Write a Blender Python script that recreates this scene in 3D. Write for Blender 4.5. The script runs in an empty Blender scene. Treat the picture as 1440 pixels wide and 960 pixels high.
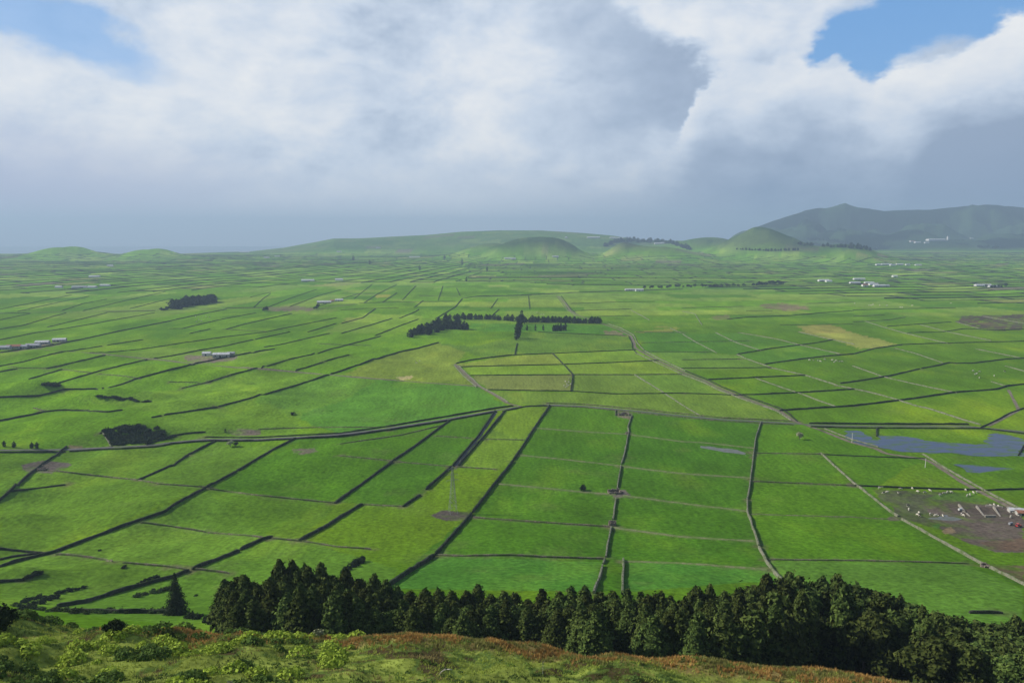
import bpy, math, random
import numpy as np
from mathutils import Vector, Matrix

rng = np.random.default_rng(7)
random.seed(7)
SC = bpy.context.scene
COL = SC.collection

# ------------------------------------------------------------------ camera
CAM_H = 200.0
F_PX = 1050.0            # focal length in photo pixels (1440 wide)
PITCH = math.radians(8.4)
cd = bpy.data.cameras.new('camera')
cam = bpy.data.objects.new('camera', cd)
COL.objects.link(cam)
cam.location = (0, 0, CAM_H)
cam.rotation_euler = (math.radians(90) - PITCH, 0, 0)
cd.sensor_width = 36.0
cd.lens = 36.0 * F_PX / 1440.0
cd.clip_start = 0.5
cd.clip_end = 90000
SC.camera = cam

# ------------------------------------------------------------------ noise
def _hash(ix, iy, s):
    n = (ix.astype(np.int64) * 374761393 + iy.astype(np.int64) * 668265263 + s * 1442695041) & 0xFFFFFFFF
    n = ((n ^ (n >> 13)) * 1274126177) & 0xFFFFFFFF
    n = n ^ (n >> 16)
    return (n & 0xFFFFFF) / float(0xFFFFFF)

def vnoise(x, y, scale, seed=0):
    x = np.asarray(x, float) / scale; y = np.asarray(y, float) / scale
    ix = np.floor(x); iy = np.floor(y)
    fx = x - ix; fy = y - iy
    fx = fx * fx * fx * (fx * (fx * 6 - 15) + 10); fy = fy * fy * fy * (fy * (fy * 6 - 15) + 10)
    a = _hash(ix, iy, seed); b = _hash(ix + 1, iy, seed)
    c = _hash(ix, iy + 1, seed); d = _hash(ix + 1, iy + 1, seed)
    return (a * (1 - fx) + b * fx) * (1 - fy) + (c * (1 - fx) + d * fx) * fy - 0.5   # -0.5 .. 0.5

def fbm(x, y, scale, seed=0, octv=4):
    s = 0; a = 1.0
    for k in range(octv):
        s = s + a * vnoise(np.asarray(x) + 13.7 * k, np.asarray(y) - 7.1 * k, scale / 2 ** k, seed + k)
        a *= 0.5
    return s

def sstep(a, b, x):
    t = np.clip((np.asarray(x, float) - a) / (b - a), 0, 1)
    return t * t * (3 - 2 * t)

# ------------------------------------------------------------------ pixel <-> world
CP, SP = math.cos(PITCH), math.sin(PITCH)
def ray(u, v):
    X = (np.asarray(u, float) - 720) / F_PX
    U = (480 - np.asarray(v, float)) / F_PX
    return X, CP + U * SP, -SP + U * CP          # world x, y, z per unit of axis depth

def at_depth(u, v, y):
    """world point on the ray through photo pixel (u, v) at ground depth y"""
    X, Y, Z = ray(u, v)
    k = y / Y
    return X * k, y + 0 * k, CAM_H + Z * k

# ------------------------------------------------------------------ terrain
_py = np.array([-300, -80, -20, 0, 5, 20, 40, 70, 90, 110, 125, 150, 190, 235, 300, 400, 500, 620, 800, 3000.])
_pz = np.array([205, 203, 200, 198, 194.5, 184, 170.5, 152.5, 143.5, 136, 125, 106, 87, 66, 41, 15, 4, 0, 0, 0.])
_yy = np.arange(-300, 1500, 1.0)
_zz = np.interp(_yy, _py, _pz)
_k = np.hanning(17); _k /= _k.sum()
_zz = np.convolve(np.pad(_zz, 8, mode='edge'), _k, mode='valid')
_cu = np.array([-400, 0, 60, 100, 250, 300, 400, 480, 560, 620, 680, 760, 860, 950, 1050, 1150, 1250, 1300, 1440, 1800.])
_cv = np.array([866, 868, 873, 878, 886, 892, 893, 897, 896, 899, 909, 914, 914, 928, 940, 947, 954, 960, 972, 990.])
_cx, _cy0, _cz = at_depth(_cu, _cv, 110.0)

def px_height(u, v, D):
    return float(at_depth(u, v, D)[2])

HILLS = []   # (x, y, z_top, rx_left, rx_right, ry, power)
def hill(u, v, D, rl, rr, ry, p=1.6):
    x, y, z = at_depth(u, v, D)
    m = D / F_PX
    HILLS.append((float(x), float(y), float(z), rl * m, rr * m, ry, p))
hill(95, 346, 5600, 62, 52, 420, 2.0)
hill(213, 349, 5600, 48, 42, 360, 2.0)
hill(762, 333, 5400, 95, 72, 520, 3.0)
hill(690, 343, 5700, 60, 60, 400, 1.8)
hill(935, 346, 5250, 75, 62, 380, 1.8)
hill(878, 341, 5300, 34, 40, 300, 1.6)
hill(1066, 319, 5500, 60, 92, 600, 1.9)
hill(1000, 334, 6600, 80, 70, 700, 2.2)
hill(1200, 351, 4700, 40, 40, 200, 1.6)
hill(1190, 343, 5100, 70, 60, 320, 1.8)

_ru = np.array([-600, 0, 240, 330, 400, 440, 470, 505, 560, 600, 650, 700, 760, 820, 860, 900, 960, 1040, 1200, 2400.])
_rv = np.array([362, 361, 358, 355, 349, 342, 336, 336, 333, 331, 326, 324, 324, 328, 332, 339, 341, 345, 352, 355.])
_mu = np.array([960, 1020, 1065, 1088, 1110, 1130, 1160, 1185, 1203, 1240, 1290, 1340, 1380, 1420, 1440, 1560, 1700, 1900, 2400.])
_mv = np.array([352, 340, 318, 309, 302, 295, 293, 286, 292, 296, 295, 293, 290, 293, 294, 284, 292, 300, 310.])

def px_u(x, y):      # horizontal photo pixel of a far ground-level point (z ~ horizon)
    return 720 + F_PX * x / np.maximum(y * CP + (CAM_H) * SP, 1.0)

def H(x, y):
    x = np.asarray(x, float); y = np.asarray(y, float)
    base = np.interp(y, _yy, _zz)
    dz = np.interp(x, _cx, _cz) - 136.0
    near = sstep(30, 100, y) * (1 - sstep(150, 420, y))
    h = base + dz * near
    # knobbly brow of the lookout hill
    brow = (1 - sstep(125, 190, y))
    h = h + brow * sstep(8, 40, y) * (fbm(x, y, 16, 3, 3) * 2.2 + fbm(x, y, 4.0, 9, 2) * 0.7)
    h = h + brow * sstep(-25, -75, x) * sstep(40, 70, y) * (fbm(x, y, 11, 21, 2) * 2.5)
    # undulating pasture lower left
    wl = sstep(-60, -220, x) * sstep(230, 330, y) * (1 - sstep(1000, 1400, y))
    h = h + wl * (fbm(x * 0.55 + y * 0.25, y * 1.3 - x * 0.2, 120, 5, 3) * 20 + fbm(x, y, 42, 15, 2) * 2.6)
    wc = sstep(260, 380, y) * (1 - sstep(500, 720, y)) * (1 - wl)
    h = h + wc * fbm(x, y, 70, 31, 2) * 3.0
    # far rolling plain
    wf = sstep(1300, 2600, y)
    h = h + wf * (fbm(x, y, 1100, 41, 3) * 12)
    for (mx, my, mh, ra, rb, ang) in MOUNDS:
        ca, sa = math.cos(ang), math.sin(ang)
        px = (x - mx) * ca + (y - my) * sa; py = -(x - mx) * sa + (y - my) * ca
        q = (px / ra) ** 2 + (py / rb) ** 2
        h = h + mh * np.exp(-q * 1.2)
    # volcanic cones
    far = y > 3500
    if np.any(far):
        u = px_u(x, y)
        # distant low ridge across the middle
        v = np.interp(u, _ru, _rv)
        zt = at_depth(u, v, 7600.0)[2]
        amp = np.maximum(zt, 0)
        prof = np.where(y < 7600, sstep(6200, 7600, y), 1.0)
        rid = amp * prof * (1 + 0.22 * fbm(x, y, 700, 51, 4) * (1 - sstep(6900, 7500, y)))
        h = np.maximum(h, np.where(far, rid, -1e9))
        for (cx, cy, zt, rl, rr, ry, p) in HILLS:
            dx = x - cx
            q = np.sqrt((dx / np.where(dx < 0, rl, rr)) ** 2 + ((y - cy) / ry) ** 2)
            q = q * (1 + 0.16 * fbm(x, y, 260, 61, 3))
            b = zt * np.exp(-(q * 1.25) ** p)
            h = np.where(far, h + b * (1 - np.clip(h / max(zt, 1), 0, 1) * 0.9), h)
        v = np.interp(u, _mu, _mv)
        zt = np.maximum(at_depth(u, v, 9800.0)[2], 0) * (1 + 0.07 * fbm(x, y * 0.3, 420, 79, 4))
        t = np.clip((y - 7000) / 2800, 0, 1)
        prof = (t * t * (3 - 2 * t)) ** 1.2
        rug = 1 + 1.5 * fbm(x, y, 1100, 71, 5) * (1 - sstep(0.85, 1.0, t)) - 0.35 * np.abs(fbm(x, y, 700, 77, 4)) * (1 - sstep(0.9, 1.0, t))
        h = np.maximum(h, np.where(far & (u > 960), zt * prof * rug, -1e9))
        # the land ends in cliffs above the sea
        coast = np.interp(u, [-500, 250, 420, 700, 900, 1040, 1200, 2500], [6500, 6700, 8000, 8600, 8600, 9500, 11500, 11800])
        h = h - 420 * sstep(0, 700, y - coast)
    return h

MOUNDS = []
def mound(u, v, mh, ra, rb, ang=0.0):
    yy = np.arange(150, 3000, 3.0)
    x, y, z = at_depth(u, v, yy)
    k = np.argmax(z < H(x, yy))
    MOUNDS.append((float(x[k]), float(yy[k]), mh, ra, rb, ang))

# the grid of the ground sheet: everything stands on its exact surface
BACK = 90.0
def _rows():
    v_rows = np.arange(900, 357, -1.25)
    Y_, Z_ = ray(720, v_rows)[1:]
    y_v = CAM_H / -Z_ * Y_
    y_near = np.concatenate([np.arange(-80, 40, 4.0), np.arange(40, 135, 0.8), np.arange(135, y_v[0], 1.6)])
    y_far = y_v[-1] * 1.0065 ** np.arange(1, 88)
    r = np.concatenate([y_near, y_v, y_far]); return r[r < 13000]
GY = _rows()
GS = np.concatenate([np.linspace(-1.5, -0.80, 50)[:-1], np.linspace(-0.80, 0.80, 930), np.linspace(0.80, 1.5, 50)[1:]])
def fan(y): return y + BACK * np.exp(-np.maximum(y, 0) / 900)
GZ = None
def HG(x, y):
    """height of the ground sheet, bilinear on its own grid"""
    x = np.asarray(x, float); y = np.asarray(y, float)
    j = np.clip(np.searchsorted(GY, y) - 1, 0, len(GY) - 2)
    ty = np.clip((y - GY[j]) / (GY[j + 1] - GY[j]), 0, 1)
    s = x / fan(y)
    i = np.clip(np.searchsorted(GS, s) - 1, 0, len(GS) - 2)
    ts = np.clip((s - GS[i]) / (GS[i + 1] - GS[i]), 0, 1)
    return (GZ[j, i] * (1 - ts) + GZ[j, i + 1] * ts) * (1 - ty) + (GZ[j + 1, i] * (1 - ts) + GZ[j + 1, i + 1] * ts) * ty

def G(u, v):
    """first ground point under photo pixel(s), beyond the brow"""
    u = np.atleast_1d(np.asarray(u, float)); v = np.atleast_1d(np.asarray(v, float))
    X, Y, Z = ray(u, v)
    ys = np.concatenate([np.arange(150, 700, 2.5), 700 * 1.006 ** np.arange(0, 470)])
    lo = np.full(u.shape, np.nan); hi = np.full(u.shape, np.nan)
    prev = ys[0]
    done = np.zeros(u.shape, bool)
    for y in ys[1:]:
        k = y / Y
        below = (CAM_H + Z * k < HG(X * k, y + 0 * k)) & ~done
        lo[below] = prev; hi[below] = y
        done |= below
        prev = y
        if done.all(): break
    lo[~done] = 7000; hi[~done] = 7000
    for _ in range(18):
        m = (lo + hi) / 2; k = m / Y
        b = CAM_H + Z * k < HG(X * k, m)
        hi = np.where(b, m, hi); lo = np.where(b, lo, m)
    k = hi / Y
    x = X * k
    return np.stack([x, hi, HG(x, hi)], 1)

mound(52, 545, 11, 38, 16, -0.1)
mound(150, 562, 14, 60, 26, -0.1)
mound(190, 612, 9, 34, 18, 0.0)
mound(30, 700, 8, 34, 12, 0.1)
mound(20, 738, 8, 30, 10, 0.1)
mound(80, 655, -3, 30, 14, 0.0)
mound(310, 655, -3.5, 34, 14, 0.1)
mound(20, 808, 4, 22, 8, 0.1)

_YY, _SS = np.meshgrid(GY, GS, indexing='ij')
_XX = _SS * fan(_YY)
GZ = H(_XX.ravel(), _YY.ravel()).reshape(_XX.shape)

# ------------------------------------------------------------------ object helpers
def mesh_np(name, verts, faces, mats=(), smooth=False, fcols=None, midx=None, nm=None):
    """faces: (n,k) int array or a list of such arrays"""
    me = bpy.data.meshes.new(name)
    verts = np.asarray(verts, np.float32)
    fl = faces if isinstance(faces, list) else [faces]
    fl = [np.asarray(f, np.int32) for f in fl if len(f)]
    me.vertices.add(len(verts)); me.vertices.foreach_set('co', verts.ravel())
    loops = np.concatenate([f.ravel() for f in fl])
    tot = np.concatenate([np.full(len(f), f.shape[1], np.int32) for f in fl])
    start = np.concatenate([[0], np.cumsum(tot)[:-1]]).astype(np.int32)
    me.loops.add(len(loops)); me.loops.foreach_set('vertex_index', loops)
    me.polygons.add(len(tot)); me.polygons.foreach_set('loop_start', start)
    me.polygons.foreach_set('loop_total', tot)
    if midx is not None: me.polygons.foreach_set('material_index', np.asarray(midx, np.int32))
    me.polygons.foreach_set('use_smooth', np.full(len(tot), smooth, bool))
    me.update(calc_edges=True)
    if fcols is not None:
        a = me.color_attributes.new('fcol', 'FLOAT_COLOR', 'POINT')
        c = np.ones((len(verts), 4), np.float32); c[:, :3] = fcols
        a.data.foreach_set('color', c.ravel())
    for m in mats: me.materials.append(m)
    return me

def obj(name, me, parent=None, loc=(0, 0, 0), rz=0.0, scale=None):
    o = bpy.data.objects.new(name, me)
    COL.objects.link(o)
    o.location = loc
    o.rotation_euler = (0, 0, rz)
    if scale is not None: o.scale = scale if hasattr(scale, '__len__') else (scale,) * 3
    if parent is not None: o.parent = parent
    return o

def tag(o, label=None, cat=None, group=None, kind=None):
    if label: o['label'] = label
    if cat: o['category'] = cat
    if group: o['group'] = group
    if kind: o['kind'] = kind
    return o

class MB:
    """collects simple shapes into one mesh"""
    def __init__(s): s.v = []; s.f = []; s.n = 0
    def add(s, verts, faces):
        s.v += [tuple(p) for p in verts]
        s.f += [tuple(i + s.n for i in f) for f in faces]
        s.n = len(s.v)
    def box(s, x0, x1, y0, y1, z0, z1, M=None):
        p = [(x, y, z) for z in (z0, z1) for y in (y0, y1) for x in (x0, x1)]
        if M is not None: p = [M @ Vector(q) for q in p]
        s.add(p, [(0, 2, 3, 1), (4, 5, 7, 6), (0, 1, 5, 4), (2, 6, 7, 3), (0, 4, 6, 2), (1, 3, 7, 5)])
    def prism(s, poly, y0, y1):          # poly in xz, extruded along y
        n = len(poly)
        s.add([(a, y0, b) for a, b in poly] + [(a, y1, b) for a, b in poly],
              [tuple(range(n)), tuple(range(2 * n - 1, n - 1, -1))] + [(i, i + n, (i + 1) % n + n, (i + 1) % n) for i in range(n)])
    def bar(s, a, b, r, n=5, r2=None):
        a = Vector(a); b = Vector(b); d = (b - a)
        if d.length < 1e-6: return
        q = d.to_track_quat('Z', 'Y')
        r2 = r if r2 is None else r2
        ring = [(math.cos(2 * math.pi * k / n), math.sin(2 * math.pi * k / n)) for k in range(n)]
        s.add([a + q @ Vector((c * r, t * r, 0)) for c, t in ring] + [b + q @ Vector((c * r2, t * r2, 0)) for c, t in ring],
              [(k, (k + 1) % n, (k + 1) % n + n, k + n) for k in range(n)] + [tuple(range(n - 1, -1, -1)), tuple(range(n, 2 * n))])
    def loft(s, rings, n=8, caps=True):
        """rings: (centre, rx, rz, direction 'y' axis frame) -> ellipses in the xz plane moving along a path"""
        base = s.n; vs = []
        for (c, rx, rz) in rings:
            for k in range(n):
                a = 2 * math.pi * k / n
                vs.append((c[0] + rx * math.cos(a), c[1], c[2] + rz * math.sin(a)))
        fs = []
        for i in range(len(rings) - 1):
            for k in range(n):
                fs.append((i * n + k, i * n + (k + 1) % n, (i + 1) * n + (k + 1) % n, (i + 1) * n + k))
        if caps:
            fs.append(tuple(range(n - 1, -1, -1))); fs.append(tuple(range((len(rings) - 1) * n, len(rings) * n)))
        s.add(vs, fs)
    def mesh(s, name, mats=(), smooth=False):
        me = bpy.data.meshes.new(name)
        me.from_pydata(s.v, [], s.f)
        for p in me.polygons: p.use_smooth = smooth
        for m in (mats if isinstance(mats, (list, tuple)) else [mats]): me.materials.append(m)
        me.update()
        return me

# ------------------------------------------------------------------ materials
def new_mat(name):
    m = bpy.data.materials.new(name); m.use_nodes = True
    nt = m.node_tree; nt.nodes.clear()
    out = nt.nodes.new('ShaderNodeOutputMaterial')
    b = nt.nodes.new('ShaderNodeBsdfPrincipled')
    nt.links.new(b.outputs[0], out.inputs['Surface'])
    b.inputs['Specular IOR Level'].default_value = 0.2
    b.inputs['Roughness'].default_value = 0.95
    return m, nt, b

def noise_node(nt, scale, detail=3.0, coord='Object', rough=0.55, dist=0.0, mapscale=None):
    tc = nt.nodes.new('ShaderNodeTexCoord')
    n = nt.nodes.new('ShaderNodeTexNoise')
    n.inputs['Scale'].default_value = scale; n.inputs['Detail'].default_value = detail
    n.inputs['Roughness'].default_value = rough; n.inputs['Distortion'].default_value = dist
    src = tc.outputs[coord] if coord != 'World' else None
    if coord == 'World':
        g = nt.nodes.new('ShaderNodeNewGeometry'); src = g.outputs['Position']
    if mapscale is not None:
        mp = nt.nodes.new('ShaderNodeMapping'); mp.inputs['Scale'].default_value = mapscale
        nt.links.new(src, mp.inputs['Vector']); src = mp.outputs[0]
    nt.links.new(src, n.inputs['Vector'])
    return n

def ramp(nt, src, stops):
    r = nt.nodes.new('ShaderNodeValToRGB')
    e = r.color_ramp.elements
    e[0].position, e[0].color = stops[0][0], (*stops[0][1], 1)
    e[1].position, e[1].color = stops[-1][0], (*stops[-1][1], 1)
    for p, c in stops[1:-1]:
        q = e.new(p); q.color = (*c, 1)
    nt.links.new(src, r.inputs[0])
    return r

def simple_mat(name, c0, c1, scale=1.0, rough=0.95, coord='Object', detail=4.0, spec=0.2, bump=0.0, rand=0.0, lo=0.35, hi=0.65):
    m, nt, b = new_mat(name)
    n = noise_node(nt, scale, detail, coord)
    r = ramp(nt, n.outputs['Fac'], [(lo, c0), (hi, c1)])
    col = r.outputs[0]
    if rand > 0:
        oi = nt.nodes.new('ShaderNodeObjectInfo')
        hs = nt.nodes.new('ShaderNodeHueSaturation')
        mr = nt.nodes.new('ShaderNodeMapRange'); mr.inputs['To Min'].default_value = 1 - rand; mr.inputs['To Max'].default_value = 1 + rand
        nt.links.new(oi.outputs['Random'], mr.inputs['Value']); nt.links.new(mr.outputs[0], hs.inputs['Value'])
        mh = nt.nodes.new('ShaderNodeMapRange'); mh.inputs['To Min'].default_value = 0.5 - rand * 0.04; mh.inputs['To Max'].default_value = 0.5 + rand * 0.04
        nt.links.new(oi.outputs['Random'], mh.inputs['Value']); nt.links.new(mh.outputs[0], hs.inputs['Hue'])
        nt.links.new(col, hs.inputs['Color']); col = hs.outputs[0]
    nt.links.new(col, b.inputs['Base Color'])
    b.inputs['Roughness'].default_value = rough
    b.inputs['Specular IOR Level'].default_value = spec
    if bump > 0:
        bp = nt.nodes.new('ShaderNodeBump'); bp.inputs['Strength'].default_value = 1.0; bp.inputs['Distance'].default_value = bump
        nt.links.new(n.outputs['Fac'], bp.inputs['Height']); nt.links.new(bp.outputs[0], b.inputs['Normal'])
    return m
# ------------------------------------------------------------------ sun, sky, haze
SUN_AZ = -82.0      # degrees clockwise from +Y (negative = left of the view)
SUN_EL = 34.0
sd = Vector((math.sin(math.radians(SUN_AZ)) * math.cos(math.radians(SUN_EL)),
             math.cos(math.radians(SUN_AZ)) * math.cos(math.radians(SUN_EL)), math.sin(math.radians(SUN_EL))))
sl = bpy.data.lights.new('sun', 'SUN'); sl.energy = 5.0; sl.angle = math.radians(0.6); sl.color = (1.0, 0.93, 0.82)
so = bpy.data.objects.new('sun', sl); COL.objects.link(so)
so.rotation_euler = sd.to_track_quat('Z', 'Y').to_euler()
so.location = (-500, 0, 900)

w = bpy.data.worlds.new('World'); SC.world = w; w.use_nodes = True
nt = w.node_tree; nt.nodes.clear()
L = nt.links.new
def N(t, **k):
    n = nt.nodes.new(t)
    for a, b in k.items(): setattr(n, a, b)
    return n
def setin(n, i, v):
    if hasattr(v, 'is_linked') or hasattr(v, 'links'): L(v, n.inputs[i])
    else: n.inputs[i].default_value = v
def M(op, a, b=0.0, c=0.0, clamp=False):
    n = N('ShaderNodeMath', operation=op, use_clamp=clamp)
    setin(n, 0, a); setin(n, 1, b)
    if op in ('MULTIPLY_ADD', 'SMOOTH_MIN', 'SMOOTH_MAX'): setin(n, 2, c)
    return n.outputs[0]
def MIX(f, a, b):
    n = N('ShaderNodeMix', data_type='RGBA')
    setin(n, 0, f)
    for i, v in ((6, a), (7, b)):
        if hasattr(v, 'links'): L(v, n.inputs[i])
        else: n.inputs[i].default_value = (*v, 1)
    return n.outputs[2]
def SS(lo, hi, v):
    n = N('ShaderNodeMapRange', interpolation_type='SMOOTHSTEP')
    setin(n, 0, v); n.inputs[1].default_value = lo; n.inputs[2].default_value = hi
    return n.outputs[0]

def srgb(r, g, b):
    f = lambda c: (c / 255 / 12.92) if c / 255 <= 0.04045 else ((c / 255 + 0.055) / 1.055) ** 2.4
    return (f(r), f(g), f(b))

sky = N('ShaderNodeTexSky', sky_type='NISHITA', sun_disc=False)
sky.sun_elevation = math.radians(SUN_EL); sky.sun_rotation = math.radians(SUN_AZ)
sky.altitude = 500; sky.air_density = 1.0; sky.dust_density = 0.7; sky.ozone_density = 1.5
bg = N('ShaderNodeBackground'); bg.inputs['Strength'].default_value = 0.1

tc = N('ShaderNodeTexCoord')
sep = N('ShaderNodeSeparateXYZ'); L(tc.outputs['Generated'], sep.inputs[0])
dx, dy, dz = sep.outputs
az = M('ARCTAN2', dx, dy)                      # radians, 0 = north (+Y)
el = M('ARCSINE', dz)
def noise(vec, scale, detail, rough=0.55, dist=0.0):
    n = N('ShaderNodeTexNoise'); L(vec, n.inputs['Vector'])
    n.inputs['Scale'].default_value = scale; n.inputs['Detail'].default_value = detail
    n.inputs['Roughness'].default_value = rough; n.inputs['Distortion'].default_value = dist
    return n
P = N('ShaderNodeCombineXYZ'); L(az, P.inputs[0]); L(M('MULTIPLY', el, 1.7), P.inputs[1])
P = P.outputs[0]
nw = noise(P, 7.0, 5, 0.60)
nwc = N('ShaderNodeSeparateXYZ'); L(nw.outputs['Color'], nwc.inputs[0])
WA = 0.15
azw = M('ADD', az, M('MULTIPLY', M('SUBTRACT', nwc.outputs[0], 0.5), WA))
elw = M('ADD', el, M('MULTIPLY', M('SUBTRACT', nwc.outputs[1], 0.5), WA * 0.62))
def azel(u, v):
    X, Y, Z = ray(u, v)
    return math.atan2(float(X), float(Y)), math.asin(float(Z) / math.sqrt(float(X) ** 2 + float(Y) ** 2 + float(Z) ** 2))
W2 = N('ShaderNodeCombineXYZ'); L(azw, W2.inputs[0]); L(elw, W2.inputs[1])
def total(items):
    s = 0.0
    for (u, v, ru, rv, amp, *rot) in items:
        sharp = len(rot) > 1
        a0, e0 = azel(u, v)
        mp = N('ShaderNodeMapping', vector_type='TEXTURE'); L(W2.outputs[0], mp.inputs[0])
        mp.inputs['Location'].default_value = (a0, e0, 0); mp.inputs['Scale'].default_value = (ru / F_PX, rv / F_PX, 1)
        mp.inputs['Rotation'].default_value = (0, 0, math.radians(rot[0]) if rot else 0)
        d = N('ShaderNodeVectorMath', operation='DOT_PRODUCT'); L(mp.outputs[0], d.inputs[0]); L(mp.outputs[0], d.inputs[1])
        dv = d.outputs['Value']
        if sharp: dv = M('MULTIPLY', dv, dv)
        g = M('POWER', 0.3679, dv)
        m = N('ShaderNodeMath', operation='MULTIPLY_ADD'); L(g, m.inputs[0]); m.inputs[1].default_value = amp
        if hasattr(s, 'links'): L(s, m.inputs[2])
        else: m.inputs[2].default_value = 0.0
        s = m.outputs[0]
    return s
n1 = noise(P, 7.5, 6, 0.58, 0.2).outputs['Fac']
n2 = noise(P, 3.2, 2, 0.5).outputs['Fac']
n3 = noise(P, 24.0, 5, 0.62).outputs['Fac']
PO = N('ShaderNodeVectorMath', operation='ADD'); L(P, PO.inputs[0]); PO.inputs[1].default_value = (-0.018, 0.026, 0)
n1b = noise(PO.outputs[0], 7.5, 6, 0.58, 0.2).outputs['Fac']
emb = M('SUBTRACT', n1, n1b)                    # sunward side of the billows
det = M('ADD', M('MULTIPLY', M('SUBTRACT', n1, 0.5), 0.42), M('MULTIPLY', M('SUBTRACT', n3, 0.5), 0.15))
det = M('ADD', det, M('MULTIPLY', emb, 0.6))
# blue gaps: thin and milky on the left, clear on the right
gapl = total([(150, 72, 95, 34, 0.9, -8), (15, 8, 70, 26, 0.9), (90, 40, 60, 20, 0.5)])
gapl = M('MULTIPLY', SS(0.30, 1.05, M('ADD', gapl, M('MULTIPLY', M('SUBTRACT', n1, 0.5), 1.0))), 0.75)
gapr = total([(1330, 22, 150, 50, 1.3, 0), (1225, 80, 30, 44, 1.1), (1165, 72, 75, 16, 0.75, 28), (1460, 5, 60, 30, 0.6)])
gapr = SS(0.38, 0.88, M('ADD', gapr, M('MULTIPLY', M('SUBTRACT', n1, 0.5), 0.9)))
gap = M('MAXIMUM', gapl, gapr)
# high bright cloud with soft masses
lum = total([(700, 120, 110, 90, 0.24), (80, 150, 130, 55, 0.26), (350, 75, 130, 85, 0.24), (440, 180, 60, 36, 0.16), (250, 228, 90, 18, 0.20),
             (1010, 35, 130, 50, 0.22), (680, 200, 60, 34, 0.20), (560, 60, 60, 50, -0.20), (560, 175, 90, 40, -0.10), (200, 120, 60, 30, 0.10), (640, 130, 60, 60, 0.08)])
lum = M('ADD', M('ADD', lum, M('MULTIPLY', det, 1.25)), 0.56)
# grey mass in the middle with a crisp sunlit right edge
dark = total([(905, 92, 112, 62, 1.0, -28, 1), (820, 165, 130, 60, 0.75, 0), (790, 30, 60, 40, 0.5)])
dark = SS(0.16, 0.80, M('ADD', dark, M('MULTIPLY', M('SUBTRACT', n3, 0.5), 0.22)))
dl = total([(760, 110, 110, 110, 0.30), (890, 210, 110, 26, 0.16), (940, 90, 60, 60, -0.08)])
dl = M('ADD', M('ADD', dl, M('MULTIPLY', det, 0.7)), 0.27)
lum = M('ADD', M('MULTIPLY', lum, M('SUBTRACT', 1.0, dark)), M('MULTIPLY', dl, dark))
# cumulus bank on the right: heaped outline, bright crown, grey underside
def edge_curve(pts):
    r = N('ShaderNodeValToRGB'); r.color_ramp.interpolation = 'LINEAR'
    A0, A1 = azel(900, 100)[0], azel(1500, 100)[0]
    E0, E1 = 0.0, 0.35
    t = N('ShaderNodeMapRange'); L(M('ADD', az, M('MULTIPLY', M('SUBTRACT', nwc.outputs[0], 0.5), 0.10)), t.inputs[0]); t.inputs[1].default_value = A0; t.inputs[2].default_value = A1
    L(t.outputs[0], r.inputs[0]); el_ = r.color_ramp.elements
    def pc(u, v):
        a_, e_ = azel(u, v); return min(max((a_ - A0) / (A1 - A0), 0), 1), (e_ - E0) / (E1 - E0)
    p, c = pc(*pts[0]); el_[0].position = p; el_[0].color = (c, c, c, 1)
    p, c = pc(*pts[-1]); el_[1].position = p; el_[1].color = (c, c, c, 1)
    for u, v in pts[1:-1]:
        p, c = pc(u, v); el_.new(p).color = (c, c, c, 1)
    return M('MULTIPLY_ADD', r.outputs[0], E1 - E0, E0)
def heap(top_pts, amp, seed):
    ec = edge_curve(top_pts)
    o = N('ShaderNodeVectorMath', operation='ADD'); L(P, o.inputs[0]); o.inputs[1].default_value = (seed, seed * 1.7, 0)
    nn = noise(o.outputs[0], 15.0, 5, 0.62).outputs['Fac']
    depth = M('ADD', M('SUBTRACT', ec, el), M('MULTIPLY', M('SUBTRACT', nn, 0.5), amp))
    return SS(-0.004, 0.014, depth), depth
h1m, h1d = heap([(900, 260), (950, 190), (985, 120), (1010, 92), (1060, 84), (1110, 78), (1150, 92), (1190, 82), (1215, 108), (1235, 120), (1300, 150), (1440, 170), (1500, 180)], 0.060, 3.0)
h2m, h2d = heap([(900, 420), (1130, 330), (1185, 250), (1207, 185), (1224, 125), (1245, 96), (1300, 82), (1345, 68), (1375, 42), (1400, 20), (1440, 14), (1500, 5)], 0.060, 7.0)
h2m = M('MULTIPLY', h2m, M('MAXIMUM', SS(azel(720, 200)[1], azel(720, 120)[1], el), SS(azel(1250, 100)[0], azel(1330, 100)[0], az)))
def heap_lum(d, top, low, span):
    return M('ADD', M('MULTIPLY_ADD', SS(0.0, span, d), low - top, top), M('MULTIPLY', det, 0.95))
l1 = heap_lum(h1d, 0.80, 0.40, 0.110)
l2 = M('SUBTRACT', heap_lum(h2d, 0.98, 0.40, 0.150), M('MULTIPLY', SS(azel(720, 110)[1], azel(720, 230)[1], el), 0.42))
l1 = M('SUBTRACT', l1, M('MULTIPLY', SS(azel(720, 140)[1], azel(720, 240)[1], el), 0.15))
lum = M('ADD', M('MULTIPLY', lum, M('SUBTRACT', 1.0, h1m)), M('MULTIPLY', l1, h1m))
lum = M('ADD', M('MULTIPLY', lum, M('SUBTRACT', 1.0, h2m)), M('MULTIPLY', l2, h2m))
gap = M('MULTIPLY', gap, M('MULTIPLY', M('SUBTRACT', 1.0, h1m), M('SUBTRACT', 1.0, h2m)))
cr = N('ShaderNodeValToRGB'); L(lum, cr.inputs[0])
e = cr.color_ramp.elements
e[0].position = 0.12; e[0].color = (*srgb(146, 163, 188), 1)
e[1].position = 0.98; e[1].color = (*srgb(232, 234, 236), 1)
for p_, c_ in ((0.34, srgb(168, 184, 206)), (0.58, srgb(198, 210, 226)), (0.78, srgb(218, 224, 232))):
    q_ = e.new(p_); q_.color = (*c_, 1)
cloud = cr.outputs[0]
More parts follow.
